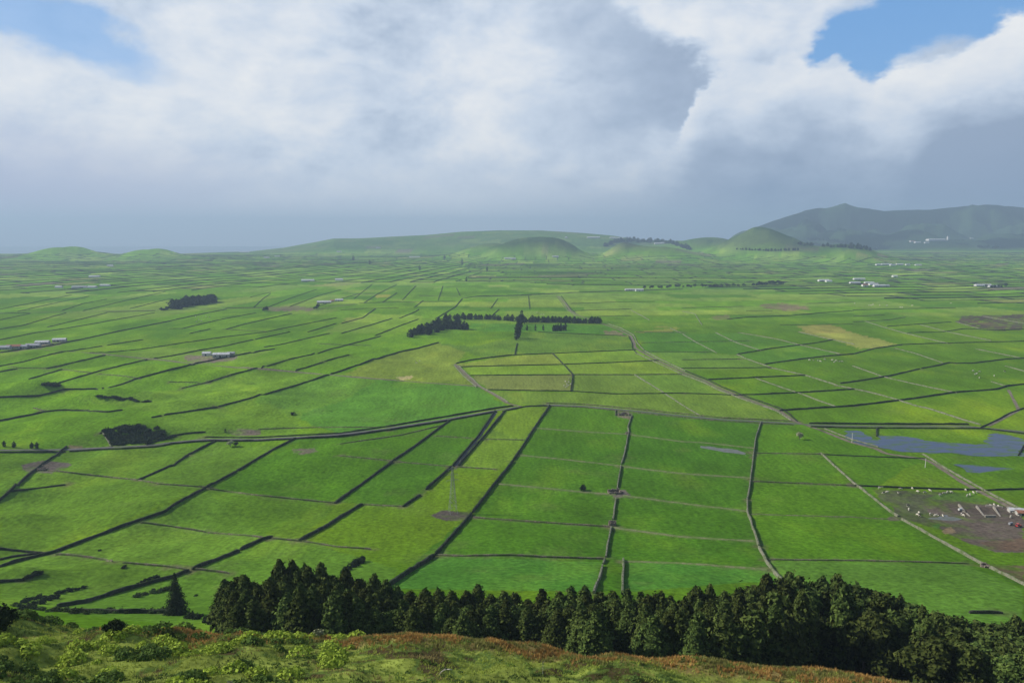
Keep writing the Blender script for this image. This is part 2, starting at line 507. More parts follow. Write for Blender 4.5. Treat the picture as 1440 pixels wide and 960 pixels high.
# veil of rain and mist under the cloud base
lowv = M('ADD', el, M('MULTIPLY', M('SUBTRACT', n2, 0.5), 0.07))
lowv = M('ADD', lowv, M('MULTIPLY', M('SUBTRACT', n1, 0.5), 0.05))
lowv = M('ADD', lowv, M('MULTIPLY', SS(-0.60, -0.15, az), 0.045))
veil = SS(azel(720, 150)[1], azel(720, 285)[1], lowv)
vr = N('ShaderNodeValToRGB'); vt = N('ShaderNodeMapRange'); L(az, vt.inputs[0]); vt.inputs[1].default_value = -0.65; vt.inputs[2].default_value = 0.65; L(vt.outputs[0], vr.inputs[0])
ve = vr.color_ramp.elements
ve[0].position = 0.0; ve[0].color = (*srgb(172, 180, 208), 1); ve[1].position = 1.0; ve[1].color = (*srgb(118, 140, 172), 1)
for p_, c_ in ((0.45, srgb(204, 212, 224)), (0.75, srgb(124, 146, 176))):
    q_ = ve.new(p_); q_.color = (*c_, 1)
cloud = MIX(M('MULTIPLY', veil, 0.93), cloud, vr.outputs[0])
# out of view, overhead and behind, cloud is thinned to cut the ambient light
thin = SS(0.30, 0.62, el)
back = SS(0.1, -0.5, dy)
nb = SS(0.45, 0.62, n2)
clear = M('MAXIMUM', gap, M('MULTIPLY', M('MAXIMUM', thin, back), M('MULTIPLY_ADD', nb, 0.3, 0.7)), clamp=True)
# strength of cloud light is divided by the background strength used for the sky
sc_ = N('ShaderNodeVectorMath', operation='SCALE'); L(cloud, sc_.inputs[0]); sc_.inputs['Scale'].default_value = 10.0
bluesky = MIX(0.55, sky.outputs[0], tuple(10 * c for c in srgb(112, 174, 240)))
cleansky = MIX(M('MAXIMUM', thin, back), bluesky, sky.outputs[0])
fin = MIX(clear, sc_.outputs[0], cleansky)
below = SS(-0.02, -0.10, el)
fin = MIX(below, fin, tuple(10 * c for c in (0.10, 0.14, 0.13)))
L(fin, bg.inputs['Color'])
wo = N('ShaderNodeOutputWorld'); L(bg.outputs[0], wo.inputs['Surface'])

# haze
HAZE = 1
if HAZE:
    mb = MB(); mb.box(-26000, 26000, -3000, 26000, -330, 620)
    hm = bpy.data.materials.new('haze_air'); hm.use_nodes = True
    ht = hm.node_tree; ht.nodes.clear()
    ho = ht.nodes.new('ShaderNodeOutputMaterial'); pv = ht.nodes.new('ShaderNodeVolumePrincipled')
    pv.inputs['Color'].default_value = (0.53, 0.72, 0.91, 1); pv.inputs['Density'].default_value = 8.8e-5
    pv.inputs['Anisotropy'].default_value = 0.1
    ht.links.new(pv.outputs[0], ho.inputs['Volume'])
    hz = obj('haze', mb.mesh('haze', [hm])); tag(hz, 'pale blue haze over the whole plain', None, None, 'stuff')

# ------------------------------------------------------------------ render settings
SC.view_settings.view_transform = 'Standard'; SC.view_settings.look = 'None'
SC.view_settings.gamma = 1.0; SC.view_settings.use_curve_mapping = False
SC.view_settings.exposure = 0.13
SC.render.engine = 'CYCLES'
cy = SC.cycles
cy.max_bounces = 4; cy.diffuse_bounces = 2; cy.glossy_bounces = 2; cy.transmission_bounces = 2; cy.volume_bounces = 0; cy.transparent_max_bounces = 4
cy.use_denoising = True
try: cy.denoiser = 'OPENIMAGEDENOISE'
except Exception: pass
cy.sample_clamp_indirect = 4.0
# ------------------------------------------------------------------ far field pattern
FX, FY = 300.0, 7600.0
lr = np.random.default_rng(11)
def cumul(start, lo, hi, n):
    return start + np.concatenate([[0], np.cumsum(lr.uniform(lo, hi, n))])
TH_STR = cumul(-1.6, 0.017, 0.034, 130)          # radial strips on the left
R_STR = cumul(1200, 55, 120, 90)                 # ring strips, centre and right
B_STR = cumul(4900, 60, 170, 60)                 # far cross strips
OFF = lr.uniform(0, 1, 400)
def lattice(x, y):
    """returns zone (0 strips / 1 rings / 2 far), strip index, cell index"""
    x = np.asarray(x, float); y = np.asarray(y, float)
    wx = fbm(x, y, 600, 81, 2) * 60; wy = fbm(x, y, 600, 83, 2) * 60
    X = x + wx; Y = y + wy
    th = np.arctan2(X - FX, FY - Y); R = np.hypot(X - FX, FY - Y)
    zone = np.where(Y > 5000, 2, np.where(X + (Y - 2200) * 0.05 + fbm(x, y, 500, 87, 2) * 700 < -150, 0, 1))
    s0 = np.searchsorted(TH_STR, th); c0 = np.floor((R + OFF[s0 % 400] * 170) / (120 + 90 * OFF[(s0 * 7) % 400]))
    s1 = np.searchsorted(R_STR, R); w1 = 0.028 + 0.03 * OFF[(s1 * 5) % 400]; c1 = np.floor((th + OFF[s1 % 400] * 0.05) / w1)
    s2 = np.searchsorted(B_STR, Y); w2 = 130 + 200 * OFF[(s2 * 5) % 400]; c2 = np.floor((X + OFF[s2 % 400] * 200) / w2)
    s = np.where(zone == 0, s0, np.where(zone == 1, s1, s2)); c = np.where(zone == 0, c0, np.where(zone == 1, c1, c2))
    return zone, s, c

def poly_mask(x, y, poly):
    inside = np.zeros(x.shape, bool)
    n = len(poly)
    bx0, bx1 = min(p[0] for p in poly), max(p[0] for p in poly); by0, by1 = min(p[1] for p in poly), max(p[1] for p in poly)
    sel = (x >= bx0) & (x <= bx1) & (y >= by0) & (y <= by1)
    xs, ys = x[sel], y[sel]; ins = np.zeros(xs.shape, bool)
    for i in range(n):
        x0, y0 = poly[i]; x1, y1 = poly[(i + 1) % n]
        if y0 == y1: continue
        cond = ((ys >= min(y0, y1)) & (ys < max(y0, y1)))
        t = (ys - y0) / (y1 - y0)
        ins ^= cond & (xs < x0 + t * (x1 - x0))
    inside[sel] = ins
    return inside

# colours (linear albedo)
GREEN = np.array([0.064, 0.156, 0.008])
DGREEN = np.array([0.048, 0.136, 0.009])
YGREEN = np.array([0.135, 0.225, 0.032])
OLIVE = np.array([0.118, 0.190, 0.040])
TAN = np.array([0.175, 0.215, 0.065])
MUD = np.array([0.105, 0.085, 0.070])
PLUM = np.array([0.080, 0.068, 0.058])
FRESH = np.array([0.066, 0.180, 0.018])

# patches of field colour: (pixel polygon, colour, strength, edge softness flag)
PATCH = [
 ([(0,640),(95,634),(290,628),(395,627),(330,665),(140,745),(0,795)], [0.085,0.175,0.022], .8),
 ([(0,800),(140,748),(290,688),(372,757),(262,806),(83,853),(0,850)], [0.098,0.190,0.020], .85),
 ([(262,806),(380,757),(422,760),(560,800),(540,830),(300,890),(240,880),(83,858)], [0.088,0.185,0.020], .8),
 ([(295,687),(415,617),(545,604),(632,591),(475,707),(407,701)], DGREEN*1.08, .8),
 ([(240,713),(290,686),(407,701),(475,707),(422,760),(382,756),(240,740)], [0.078,0.165,0.014], .7),
  ([(632,592),(553,648),(475,707),(568,712),(590,697),(637,656),(697,579)], DGREEN, .8),
 ([(707,579),(773,570),(720,650),(697,660),(643,655)], [0.110,0.200,0.024], .95),
 ([(773,570),(888,577),(868,695),(857,753),(835,832),(543,827),(665,720),(730,635)], DGREEN, .8),
 ([(613,782),(850,790),(838,832),(545,827)], [0.060,0.172,0.022], .8),
 ([(888,577),(1070,593),(1052,720),(1095,813),(838,832),(868,695)], DGREEN*0.97, .85),
 ([(880,789),(1080,800),(1098,815),(876,832)], [0.056,0.165,0.022], .8),
 ([(1070,593),(1135,597),(1200,621),(1300,645),(1225,690),(1270,730),(1440,822),(1440,880),(1100,815),(1052,720)], GREEN*1.02, .85),
 ([(1082,789),(1360,793),(1440,830),(1440,890),(1100,850)], [0.084,0.180,0.024], .85),
 ([(642,512),(720,501),(777,497),(793,512),(650,516)], [0.150,0.215,0.045], .9),
 ([(650,516),(793,512),(805,526),(662,528)], [0.125,0.225,0.028], .9),
 ([(662,528),(805,527),(803,550),(688,548)], [0.125,0.165,0.060], .9),
 ([(777,497),(893,492),(925,507),(793,512)], [0.110,0.205,0.028], .9),
 ([(793,512),(925,507),(960,523),(960,527),(805,526)], [0.120,0.205,0.030], .9),
 ([(805,527),(893,527),(933,553),(803,550)], [0.095,0.165,0.036], .9),
 ([(893,527),(960,525),(1050,560),(933,553)], [0.090,0.175,0.034], .8),
 ([(688,550),(933,554),(1043,556),(1113,592),(1020,588),(960,583),(820,570),(740,570),(710,563)], [0.098,0.175,0.034], .9),
 ([(480,528),(522,507),(563,495),(616,482),(660,490),(640,512),(672,541),(597,537)], [0.130,0.195,0.040], .9),
 ([(616,482),(664,487),(758,468),(880,473),(893,491),(775,496),(680,503),(650,492)], [0.072, 0.150, 0.026], .9),
 ([(660,455),(850,457),(886,471),(760,467),(660,465)], [0.056, 0.160, 0.020], .9),
 ([(480,529),(597,539),(672,543),(697,562),(713,570),(630,588),(475,611),(355,562),(470,523)], [0.058,0.172,0.030], .8),
 ([(353,560),(470,523),(530,535),(488,562),(425,582),(410,585)], [0.085,0.185,0.028], .7),
 ([(216,586),(353,560),(425,582),(415,613),(240,620)], [0.092,0.190,0.026], .7),
 ([(240,583),(353,559),(460,527),(368,519),(257,547),(100,560)], [0.098,0.195,0.028], .7),
 ([(895,467),(960,467),(1008,497),(960,506),(905,494)], [0.052, 0.142, 0.018], .95),
 ([(960,470),(1010,468),(1070,493),(1037,499),(1007,496)], [0.052, 0.142, 0.018], .9),
 ([(1010,468),(1040,468),(1128,486),(1070,493)], [0.058, 0.150, 0.020], .9),
 ([(1040,499),(1128,486),(1180,497),(1127,505),(1080,512)], [0.060, 0.155, 0.020], .9),
 ([(905,495),(1007,497),(1037,500),(1085,517),(960,522),(925,507)], [0.090,0.180,0.036], .8),
 ([(1123,466),(1200,468),(1262,484),(1247,487),(1213,491),(1172,478)], TAN, 1),
 ([(1123,458),(1170,456),(1200,468),(1130,468)], [0.20,0.19,0.085], .7),
 ([(1355,444),(1440,442),(1440,464),(1405,465),(1377,462),(1345,453)], PLUM*0.85, 1),
 ([(1066,428),(1100,426),(1140,431),(1138,436),(1105,437),(1075,433)], [0.15,0.115,0.085], .9),
 ([(1000,445),(1022,442),(1030,450),(1003,450)], [0.16,0.13,0.08], .7),
 ([(372,432),(415,430),(445,434),(438,437),(380,437)], MUD*1.3, .9),
 ([(887,466),(960,461),(945,467),(900,468)], [0.17,0.19,0.06], .7),
 ([(960,461),(870,459),(945,459)], [0.17,0.18,0.07], .5),
 ([(485,447),(515,447),(495,452),(480,455)], TAN, .7),
 ([(528,415),(550,414),(545,418),(530,419)], [0.24,0.25,0.06], .8),
 ([(1225,687),(1290,690),(1345,693),(1392,706),(1440,720),(1440,776),(1400,776),(1370,766),(1345,752),(1310,742),(1268,728)], [0.082,0.092,0.048], 1),
 ([(1300,712),(1350,705),(1440,716),(1440,776),(1400,776),(1362,764),(1318,742)], MUD, 1),
 ([(1330,693),(1375,692),(1395,706),(1350,705),(1300,700)], [0.070,0.15,0.03], .8),
 ([(1375,762),(1440,757),(1440,775),(1390,772)], [0.115,0.080,0.055], 1),
 ([(1310,738),(1325,736),(1322,742),(1312,743)], [0.075,0.16,0.03], 1),
 ([(1322,745),(1338,740),(1345,748),(1326,750)], [0.22,0.17,0.10], .9),
 ([(1362,794),(1395,793),(1440,795),(1440,818),(1400,800)], [0.110,0.090,0.050], 1),
 ([(1250,727),(1264,725),(1268,732),(1252,732)], MUD*1.2, .9),
 ([(605,724),(622,716),(655,720),(663,724),(655,732),(625,732)], PLUM*1.1, 1),
 ([(318,606),(345,603),(365,604),(362,612),(325,612)], PLUM*1.5, 1),
 ([(412,632),(445,630),(450,635),(425,639),(415,638)], MUD*1.4, .9),
 ([(30,654),(60,648),(95,650),(98,655),(70,666),(35,664)], PLUM*1.4, 1),
 ([(95,626),(112,626),(114,633),(97,633)], [0.17,0.12,0.09], 1),
 ([(857,688),(880,688),(888,700),(860,700)], PLUM*1.6, 1),
 ([(866,577),(888,577),(888,590),(866,586)], PLUM*1.7, 1),
 ([(850,464),(880,468),(880,473),(850,470)], [0.15,0.14,0.08], .9),
 ([(560,530),(575,528),(580,532),(562,535)], [0.30,0.28,0.20], .9),
 ([(590,697),(600,690),(590,700),(578,706)], MUD*1.3, .8),
 ([(355,485),(367,488),(368,503),(346,501)], OLIVE, .0),
 ([(260,499),(333,500),(330,506),(275,512),(258,505)], PLUM*1.8, 1),
 ([(0,496),(60,483),(100,478),(95,482),(60,490),(0,497)], PLUM*1.6, .9),
 ([(740,478),(755,478),(755,480),(740,480)], GREEN, 0),
]
PATCH = [(p, np.array(c, float), s) for p, c, s in PATCH if s > 0]
def _dense(p):
    p = [tuple(map(float, q)) for q in p] + [tuple(map(float, p[0]))]; out = []
    for a, b in zip(p[:-1], p[1:]):
        n = max(1, int(math.hypot(b[0] - a[0], b[1] - a[1]) / 14))
        out += [(a[0] + (b[0] - a[0]) * k / n, a[1] + (b[1] - a[1]) * k / n) for k in range(n)]
    return np.array(out)
_allp = [_dense(p) for p, _, _ in PATCH]
_cat = np.concatenate(_allp); _gw = G(_cat[:, 0], _cat[:, 1])
PATCH_W = []; i = 0
for (p, c, s), a in zip(PATCH, _allp):
    PATCH_W.append(([(float(q[0]), float(q[1])) for q in _gw[i:i + len(a)]], c, s)); i += len(a)

# ------------------------------------------------------------------ the ground sheet
YY, XX = _YY, _XX
gx = XX.ravel(); gy = YY.ravel(); gz = GZ.ravel()
nr, nc = YY.shape
idx = np.arange(nr * nc).reshape(nr, nc)
gf = np.stack([idx[:-1, :-1].ravel(), idx[:-1, 1:].ravel(), idx[1:, 1:].ravel(), idx[1:, :-1].ravel()], 1)

def field_colour(x, y):
    n = x.size
    col = np.tile(GREEN, (n, 1)) * (1 + 0.30 * (sstep(500, 950, y) * sstep(0, -200, x)))[:, None] * np.array([1.1, 1, 1])
    lo = fbm(x, y, 260, 101, 3)[:, None]
    col = col * (1 + lo * 0.25) + np.array([0.03, 0.02, 0.0]) * np.clip(lo * 2, 0, 1)
    # far parcels
    zone, s, c = lattice(x, y)
    h1 = _hash(s, c, 5 + 0); h2 = _hash(s, c, 17); h3 = _hash(s, c, 29)
    far = np.maximum(sstep(1500, 1900, y), sstep(1000, 1250, y) * sstep(-120, -320, x - (y - 1200) * -0.12) * 0.85)[:, None]
    pc = GREEN * (0.80 + 0.45 * h1)[:, None]
    pc = np.where((h2 > 0.62)[:, None], pc * 0.4 + OLIVE * 0.62, pc)
    pc = np.where((h2 > 0.90)[:, None], YGREEN * (0.8 + 0.4 * h3)[:, None], pc)
    pc = np.where((h2 < 0.13)[:, None], DGREEN * 0.88, pc)
    pc = np.where(((h3 > 0.965) & (y > 2100))[:, None], TAN * 0.8, pc)
    pc = np.where(((h3 < 0.02) & (y > 2100))[:, None], PLUM * 1.4, pc)
    pc = pc * 0.8 + 0.2 * GREEN * 1.1
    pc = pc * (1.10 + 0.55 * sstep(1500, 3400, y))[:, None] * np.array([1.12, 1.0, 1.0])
    col = col * (1 - far) + pc * far
    # weaker parcels nearer, on the left plain
    # mapped patches
    wob = 1.0 + 0 * x
    jx = fbm(x, y, 16, 131, 4) * 7; jy = fbm(x, y, 16, 137, 4) * 5
    dsc = np.clip(y / 900, 0.35, 2)
    px = x + jx * dsc; py = y + jy * dsc
    for poly, c_, st in PATCH_W:
        m = poly_mask(px, py, poly)
        if m.any():
            v = 1 + 0.12 * vnoise(x[m], y[m], 60, 141)[:, None]
            if c_[0] > 0.80 * c_[1] and c_[1] < 0.14: st_ = st * np.clip(0.85 + 1.1 * fbm(x[m], y[m], 11, 143, 3), 0.15, 1)[:, None]
            else: st_ = st
            if c_[1] > 0.14 and y[m].mean() > 500: v = v * np.array([1.08, 1.03, 0.75])
            col[m] = col[m] * (1 - st_) + c_ * v * st_
    # left undulating pasture: worn, drier crests
    # bigger soft mottling everywhere
    mot = fbm(x, y * 0.6, 45, 151, 4)[:, None]
    col = col * (1 + 0.22 * mot) + np.clip(mot - 0.15, 0, 1) * np.array([0.05, 0.03, 0.0])
    mid = (sstep(620, 800, y) * (1 - sstep(1900, 2600, y)))[:, None]
    col = col * (1 + mid * np.array([0.24, 0.18, 0.05]))
    # woods and heath on cones and mountains, mountains darkened in colour for cloud shadow
    u = px_u(x, y)
    cone = (sstep(35, 110, HG(x, y)) * sstep(4300, 4800, y) * (1 - sstep(6400, 6900, y)) * sstep(580, 660, u))[:, None] * 0.92
    hv = fbm(x, y, 240, 191, 3)[:, None]
    col = col * (1 - cone) + cone * np.where(hv > 0.05, np.array([0.030, 0.060, 0.024]), np.array([0.070, 0.105, 0.036]))
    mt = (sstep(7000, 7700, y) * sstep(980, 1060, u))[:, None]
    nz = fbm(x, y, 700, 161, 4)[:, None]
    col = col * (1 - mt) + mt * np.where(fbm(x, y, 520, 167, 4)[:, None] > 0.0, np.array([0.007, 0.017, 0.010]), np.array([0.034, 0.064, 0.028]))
    md = (sstep(6300, 6900, y) * (1 - sstep(960, 1050, u)))[:, None]
    col = col * (1 - md * 0.6) + md * 0.6 * np.where(nz > 0.05, np.array([0.035, 0.065, 0.035]), np.array([0.060, 0.100, 0.045]))
    # the brow of the lookout: rough grass, bracken-brown lip
    br = (1 - sstep(118, 150, y))
    g1 = fbm(x, y, 5, 171, 3); g2 = fbm(x, y, 22, 175, 2)
    bc = np.where((g1 > -0.08)[:, None], np.array([0.165, 0.205, 0.040]), np.array([0.080, 0.120, 0.026]))
    bc = np.where((g1 < -0.28)[:, None], np.array([0.055, 0.045, 0.020]), bc)
    lip = sstep(101, 107, y + g1 * 6) * (1 - sstep(122, 132, y)) * sstep(-62, -45, x)
    bc = bc * (1 - lip[:, None]) + lip[:, None] * np.array([0.16, 0.125, 0.045])
    brm = br[:, None]
    col = col * (1 - brm) + bc * brm
    # hillside under the wood: darker ground colour
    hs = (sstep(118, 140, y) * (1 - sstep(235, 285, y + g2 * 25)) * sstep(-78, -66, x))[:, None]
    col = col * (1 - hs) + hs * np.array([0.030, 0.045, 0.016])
    rim = (sstep(5000, 5200, y) * (1 - sstep(5700, 5900, y)) * sstep(868, 880, u) * (1 - sstep(955, 975, u)) * sstep(0.0, 0.1, fbm(x, y, 150, 195, 2) + 0.25))[:, None] * sstep(5230, 5330, y)[:, None]
    col = col * (1 - rim * 0.9) + rim * 0.9 * np.array([0.045, 0.050, 0.035])
    return np.clip(col, 0.004, 0.6)

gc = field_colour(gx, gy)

def ground_material():
    m, nt, b = new_mat('pasture')
    at = nt.nodes.new('ShaderNodeAttribute'); at.attribute_name = 'fcol'
    g = nt.nodes.new('ShaderNodeNewGeometry')
    def nz(scale, det, sc=(1, 1, 1)):
        mp = nt.nodes.new('ShaderNodeMapping'); mp.inputs['Scale'].default_value = sc
        nt.links.new(g.outputs['Position'], mp.inputs['Vector'])
        n = nt.nodes.new('ShaderNodeTexNoise'); n.inputs['Scale'].default_value = scale; n.inputs['Detail'].default_value = det; n.inputs['Roughness'].default_value = 0.65
        nt.links.new(mp.outputs[0], n.inputs['Vector']); return n.outputs['Fac']
    a = nz(0.35, 6); c = nz(0.03, 5, (1, 0.5, 1))
    def mr(src, lo, hi):
        r = nt.nodes.new('ShaderNodeMapRange'); r.inputs['From Min'].default_value = 0.3; r.inputs['From Max'].default_value = 0.7
        r.inputs['To Min'].default_value = lo; r.inputs['To Max'].default_value = hi
        nt.links.new(src, r.inputs['Value']); return r.outputs[0]
    mu = nt.nodes.new('ShaderNodeMath'); mu.operation = 'MULTIPLY'
    nt.links.new(mr(a, 0.60, 1.40), mu.inputs[0]); nt.links.new(mr(c, 0.80, 1.20), mu.inputs[1])
    mp2 = nt.nodes.new('ShaderNodeMapping'); mp2.inputs['Rotation'].default_value = (0, 0, math.radians(10)); mp2.inputs['Scale'].default_value = (0.30, 0.035, 1)
    nt.links.new(g.outputs['Position'], mp2.inputs['Vector'])
    n4 = nt.nodes.new('ShaderNodeTexNoise'); n4.inputs['Scale'].default_value = 1.0; n4.inputs['Detail'].default_value = 3; nt.links.new(mp2.outputs[0], n4.inputs['Vector'])
    mu2 = nt.nodes.new('ShaderNodeMath'); mu2.operation = 'MULTIPLY'; nt.links.new(mu.outputs[0], mu2.inputs[0]); nt.links.new(mr(n4.outputs['Fac'], 0.87, 1.13), mu2.inputs[1]); mu = mu2
    vm = nt.nodes.new('ShaderNodeVectorMath'); vm.operation = 'SCALE'
    nt.links.new(at.outputs['Color'], vm.inputs[0]); nt.links.new(mu.outputs[0], vm.inputs['Scale'])
    nt.links.new(vm.outputs[0], b.inputs['Base Color'])
    bp = nt.nodes.new('ShaderNodeBump'); bp.inputs['Strength'].default_value = 0.7; bp.inputs['Distance'].default_value = 0.5
    nt.links.new(a, bp.inputs['Height']); nt.links.new(bp.outputs[0], b.inputs['Normal'])
    b.inputs['Roughness'].default_value = 1.0; b.inputs['Specular IOR Level'].default_value = 0.0
    return m
M_GROUND = ground_material()
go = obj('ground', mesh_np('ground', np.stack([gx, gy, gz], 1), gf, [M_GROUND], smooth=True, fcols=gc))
tag(go, 'wide green plain of pasture fields below the lookout hill', None, None, 'structure')

# the sea beyond the cliffs
m_sea, nts, bs = new_mat('sea_water')
bs.inputs['Base Color'].default_value = (0.10, 0.13, 0.17, 1); bs.inputs['Roughness'].default_value = 0.35; bs.inputs['Specular IOR Level'].default_value = 0.5
mb = MB(); mb.add([(-25500, -2500, -310), (25500, -2500, -310), (25500, 25500, -310), (-25500, 25500, -310)], [(0, 1, 2, 3)])
tag(obj('sea', mb.mesh('sea', [m_sea])), 'grey sea beyond the coast, lost in haze', None, None, 'structure')
# ------------------------------------------------------------------ roads, tracks, ponds
M_ROAD = simple_mat('worn_asphalt', (0.085, 0.085, 0.085), (0.13, 0.125, 0.12), 0.3, coord='World')
M_TRACK = simple_mat('dirt_track', (0.10, 0.085, 0.06), (0.20, 0.17, 0.12), 0.25, coord='World')
M_WATER, _nt, _b = new_mat('flood_water')
_b.inputs['Roughness'].default_value = 0.30; _b.inputs['Specular IOR Level'].default_value = 0.22
_n0 = noise_node(_nt, 0.11, 6, 'World', mapscale=(0.6, 1.2, 1)); _r0 = ramp(_nt, _n0.outputs['Fac'], [(0.40, (0.030, 0.050, 0.110)), (0.52, (0.045, 0.070, 0.11)), (0.62, (0.060, 0.120, 0.030))])
_nt.links.new(_r0.outputs[0], _b.inputs['Base Color'])
_r1 = ramp(_nt, _n0.outputs['Fac'], [(0.42, (0.15, 0.15, 0.15)), (0.58, (0.03, 0.03, 0.03))]); _nt.links.new(_r1.outputs[0], _b.inputs['Specular IOR Level'])
_n = noise_node(_nt, 0.6, 3, 'World'); _bp = _nt.nodes.new('ShaderNodeBump'); _bp.inputs['Distance'].default_value = 0.05; _bp.inputs['Strength'].default_value = 0.4
_nt.links.new(_n.outputs['Fac'], _bp.inputs['Height']); _nt.links.new(_bp.outputs[0], _b.inputs['Normal'])
M_PUDDLE, _nt, _b = new_mat('muddy_water')
_b.inputs['Roughness'].default_value = 0.45; _b.inputs['Specular IOR Level'].default_value = 0.3
_n0 = noise_node(_nt, 0.25, 5, 'World'); _r0 = ramp(_nt, _n0.outputs['Fac'], [(0.38, (0.13, 0.13, 0.14)), (0.62, (0.085, 0.10, 0.06))]); _nt.links.new(_r0.outputs[0], _b.inputs['Base Color'])

def resample(P, step):
    P = np.asarray(P, float); out = [P[0]]
    for a, b in zip(P[:-1], P[1:]):
        n = max(1, int(np.ceil(np.linalg.norm(b - a) / step)))
        for k in range(1, n + 1): out.append(a + (b - a) * k / n)
    return np.array(out)
def smooth_line(P, step):
    Q = resample(P, step)
    for _ in range(2):
        if len(Q) > 4: Q[1:-1] = (Q[:-2] + 2 * Q[1:-1] + Q[2:]) / 4
    return Q
def line_xy(px):
    px = resample(px, 12.0); g = G(px[:, 0], px[:, 1]); return g[:, :2]
def perp(Q):
    t = np.gradient(Q, axis=0); t /= np.maximum(np.linalg.norm(t, axis=1, keepdims=True), 1e-6)
    return np.stack([-t[:, 1], t[:, 0]], 1)

def strip(name, px, width, mat, label, up=0.12, jit=0.3, kind='structure'):
    Q = smooth_line(line_xy(px), 7.0)
    n = perp(Q); w = width / 2 * (1 + jit * fbm(Q[:, 0], Q[:, 1], 18, 7, 2))[:, None]
    cols = [Q + n * w * k for k in (-1, -0.33, 0.33, 1)]
    m = len(Q); vs = []
    for c in cols:
        z = HG(c[:, 0], c[:, 1]) + up + c[:, 1] * 6e-5
        vs.append(np.stack([c[:, 0], c[:, 1], z], 1))
    V = np.concatenate(vs); i = np.arange(m - 1)
    F = np.concatenate([np.stack([k * m + i, k * m + i + 1, (k + 1) * m + i + 1, (k + 1) * m + i], 1)[:, ::-1] for k in range(3)])
    return tag(obj(name, mesh_np(name, V, F, [mat], smooth=True)), label, None, None, kind)

def pool(name, px, mat, label, up=0.12, jit=1.2):
    P = line_xy(list(px) + [px[0]]); P = resample(P, 2.2)[:-1]
    P = P + np.stack([fbm(P[:, 0], P[:, 1], 22, 201, 4), fbm(P[:, 0], P[:, 1], 22, 207, 4)], 1) * np.array([1.6, 0.9]) * jit * 7
    z = float(HG(P[:, 0], P[:, 1]).mean()) + up
    me = bpy.data.meshes.new(name); me.from_pydata([(a, b, z) for a, b in P], [], [tuple(range(len(P)))]); me.materials.append(mat)
    n = me.polygons[0].normal
    return tag(obj(name, me), label, None, None, 'structure')

T3 = [(-60,632),(0,633),(93,632),(157,629),(217,626),(240,622),(290,617.5),(357,618),(415,615),(480,611),(547,602),(630,589),(697,577),(720,573.5),(770,569),(820,571),(887,577),(960,584.5),(1018,590),(1070,592.5),(1113,595),(1140,597.5),(1200,599),(1360,599.5),(1440,607),(1520,615)]
T1 = [(785,416),(796,428),(802,437),(815,444),(852,457),(870,463),(887,472),(892,482),(893,489),(903,495),(925,507),(960,523),(993,536),(1010,545),(1043,558),(1098,578),(1118,593),(1135,598),(1160,607)]
T4 = [(640,512),(655,527),(672,542),(695,555),(713,567),(735,572)]
T5 = [(63,492),(125,496),(183,502),(217,505),(240,507.5),(273,512),(340,517),(368,518.5),(417,523),(480,528.5),(533,533),(597,538),(672,543)]
T6 = [(1390,599),(1417,585),(1433,577),(1428,567),(1418,548)]
T7 = [(1152,604),(1200,623),(1233,631),(1245,638),(1300,645),(1317,654),(1350,676),(1383,694),(1423,714),(1470,740)]
TD = [(698,579),(672,616),(640,655)]
strip('road', T3, 4.2, M_ROAD, 'narrow grey road crossing the plain between stone walls')
strip('road', T1, 4.5, M_TRACK, 'pale winding farm track running up the plain to the right of the middle')
strip('track', T4, 4.0, M_TRACK, 'short pale track joining the road beside the pale yellow fields')
strip('track', T5, 4.5, M_TRACK, 'brown earth track crossing the left half of the plain')
strip('track', T6, 3.5, M_TRACK, 'short track beyond the flooded meadow at the right edge')
strip('track', T7, 4.5, M_TRACK, 'brown track running from the flooded meadow to the cattle pens')
strip('track', TD, 3.0, M_ROAD, 'narrow lane between two dark walls running down from the road')
strip('road', [(-30,441),(93,438.5),(183,437),(230,436),(318,434),(370,433),(440,436),(500,427)], 5, M_TRACK, 'far track past the dark tree clump on the left', up=0.3)
strip('road', [(650,419),(672,417),(720,416),(803,412),(895,409),(960,407),(1043,405),(1143,401),(1250,396),(1300,391),(1440,391)], 5, M_ROAD, 'far straight road crossing the plain below the green cones', up=0.4)

pool('pond', [(1182,606),(1198,604),(1213,607),(1217,617),(1230,618),(1233,611),(1260,613),(1290,617),(1330,622),(1360,624),(1378,623),(1384,616),(1396,611.5),(1412,610.5),(1430,614),(1446,617),(1452,628),(1434,640),(1420,642),(1380,641),(1330,637),(1290,635.5),(1260,632),(1235,628.5),(1200,622),(1186,614)], M_WATER, 'blue flood water lying over a green meadow at right')
pool('pond', [(1337,656),(1370,654.5),(1410,657.5),(1445,658),(1448,668),(1400,668),(1360,664)], M_WATER, 'shallow flood water lying nearer than the big flooded meadow', up=0.08)
pool('puddle', [(987,626),(1002,627.5),(1043,631.5),(1051,635.5),(1047,639),(1010,635),(988,629.5)], M_PUDDLE, 'long grey pool at the top edge of a dark green field', up=0.06)
pool('puddle', [(1300,728),(1330,726),(1365,729),(1352,734),(1318,734)], M_PUDDLE, 'wet slurry in the muddy cattle yard', up=0.06)

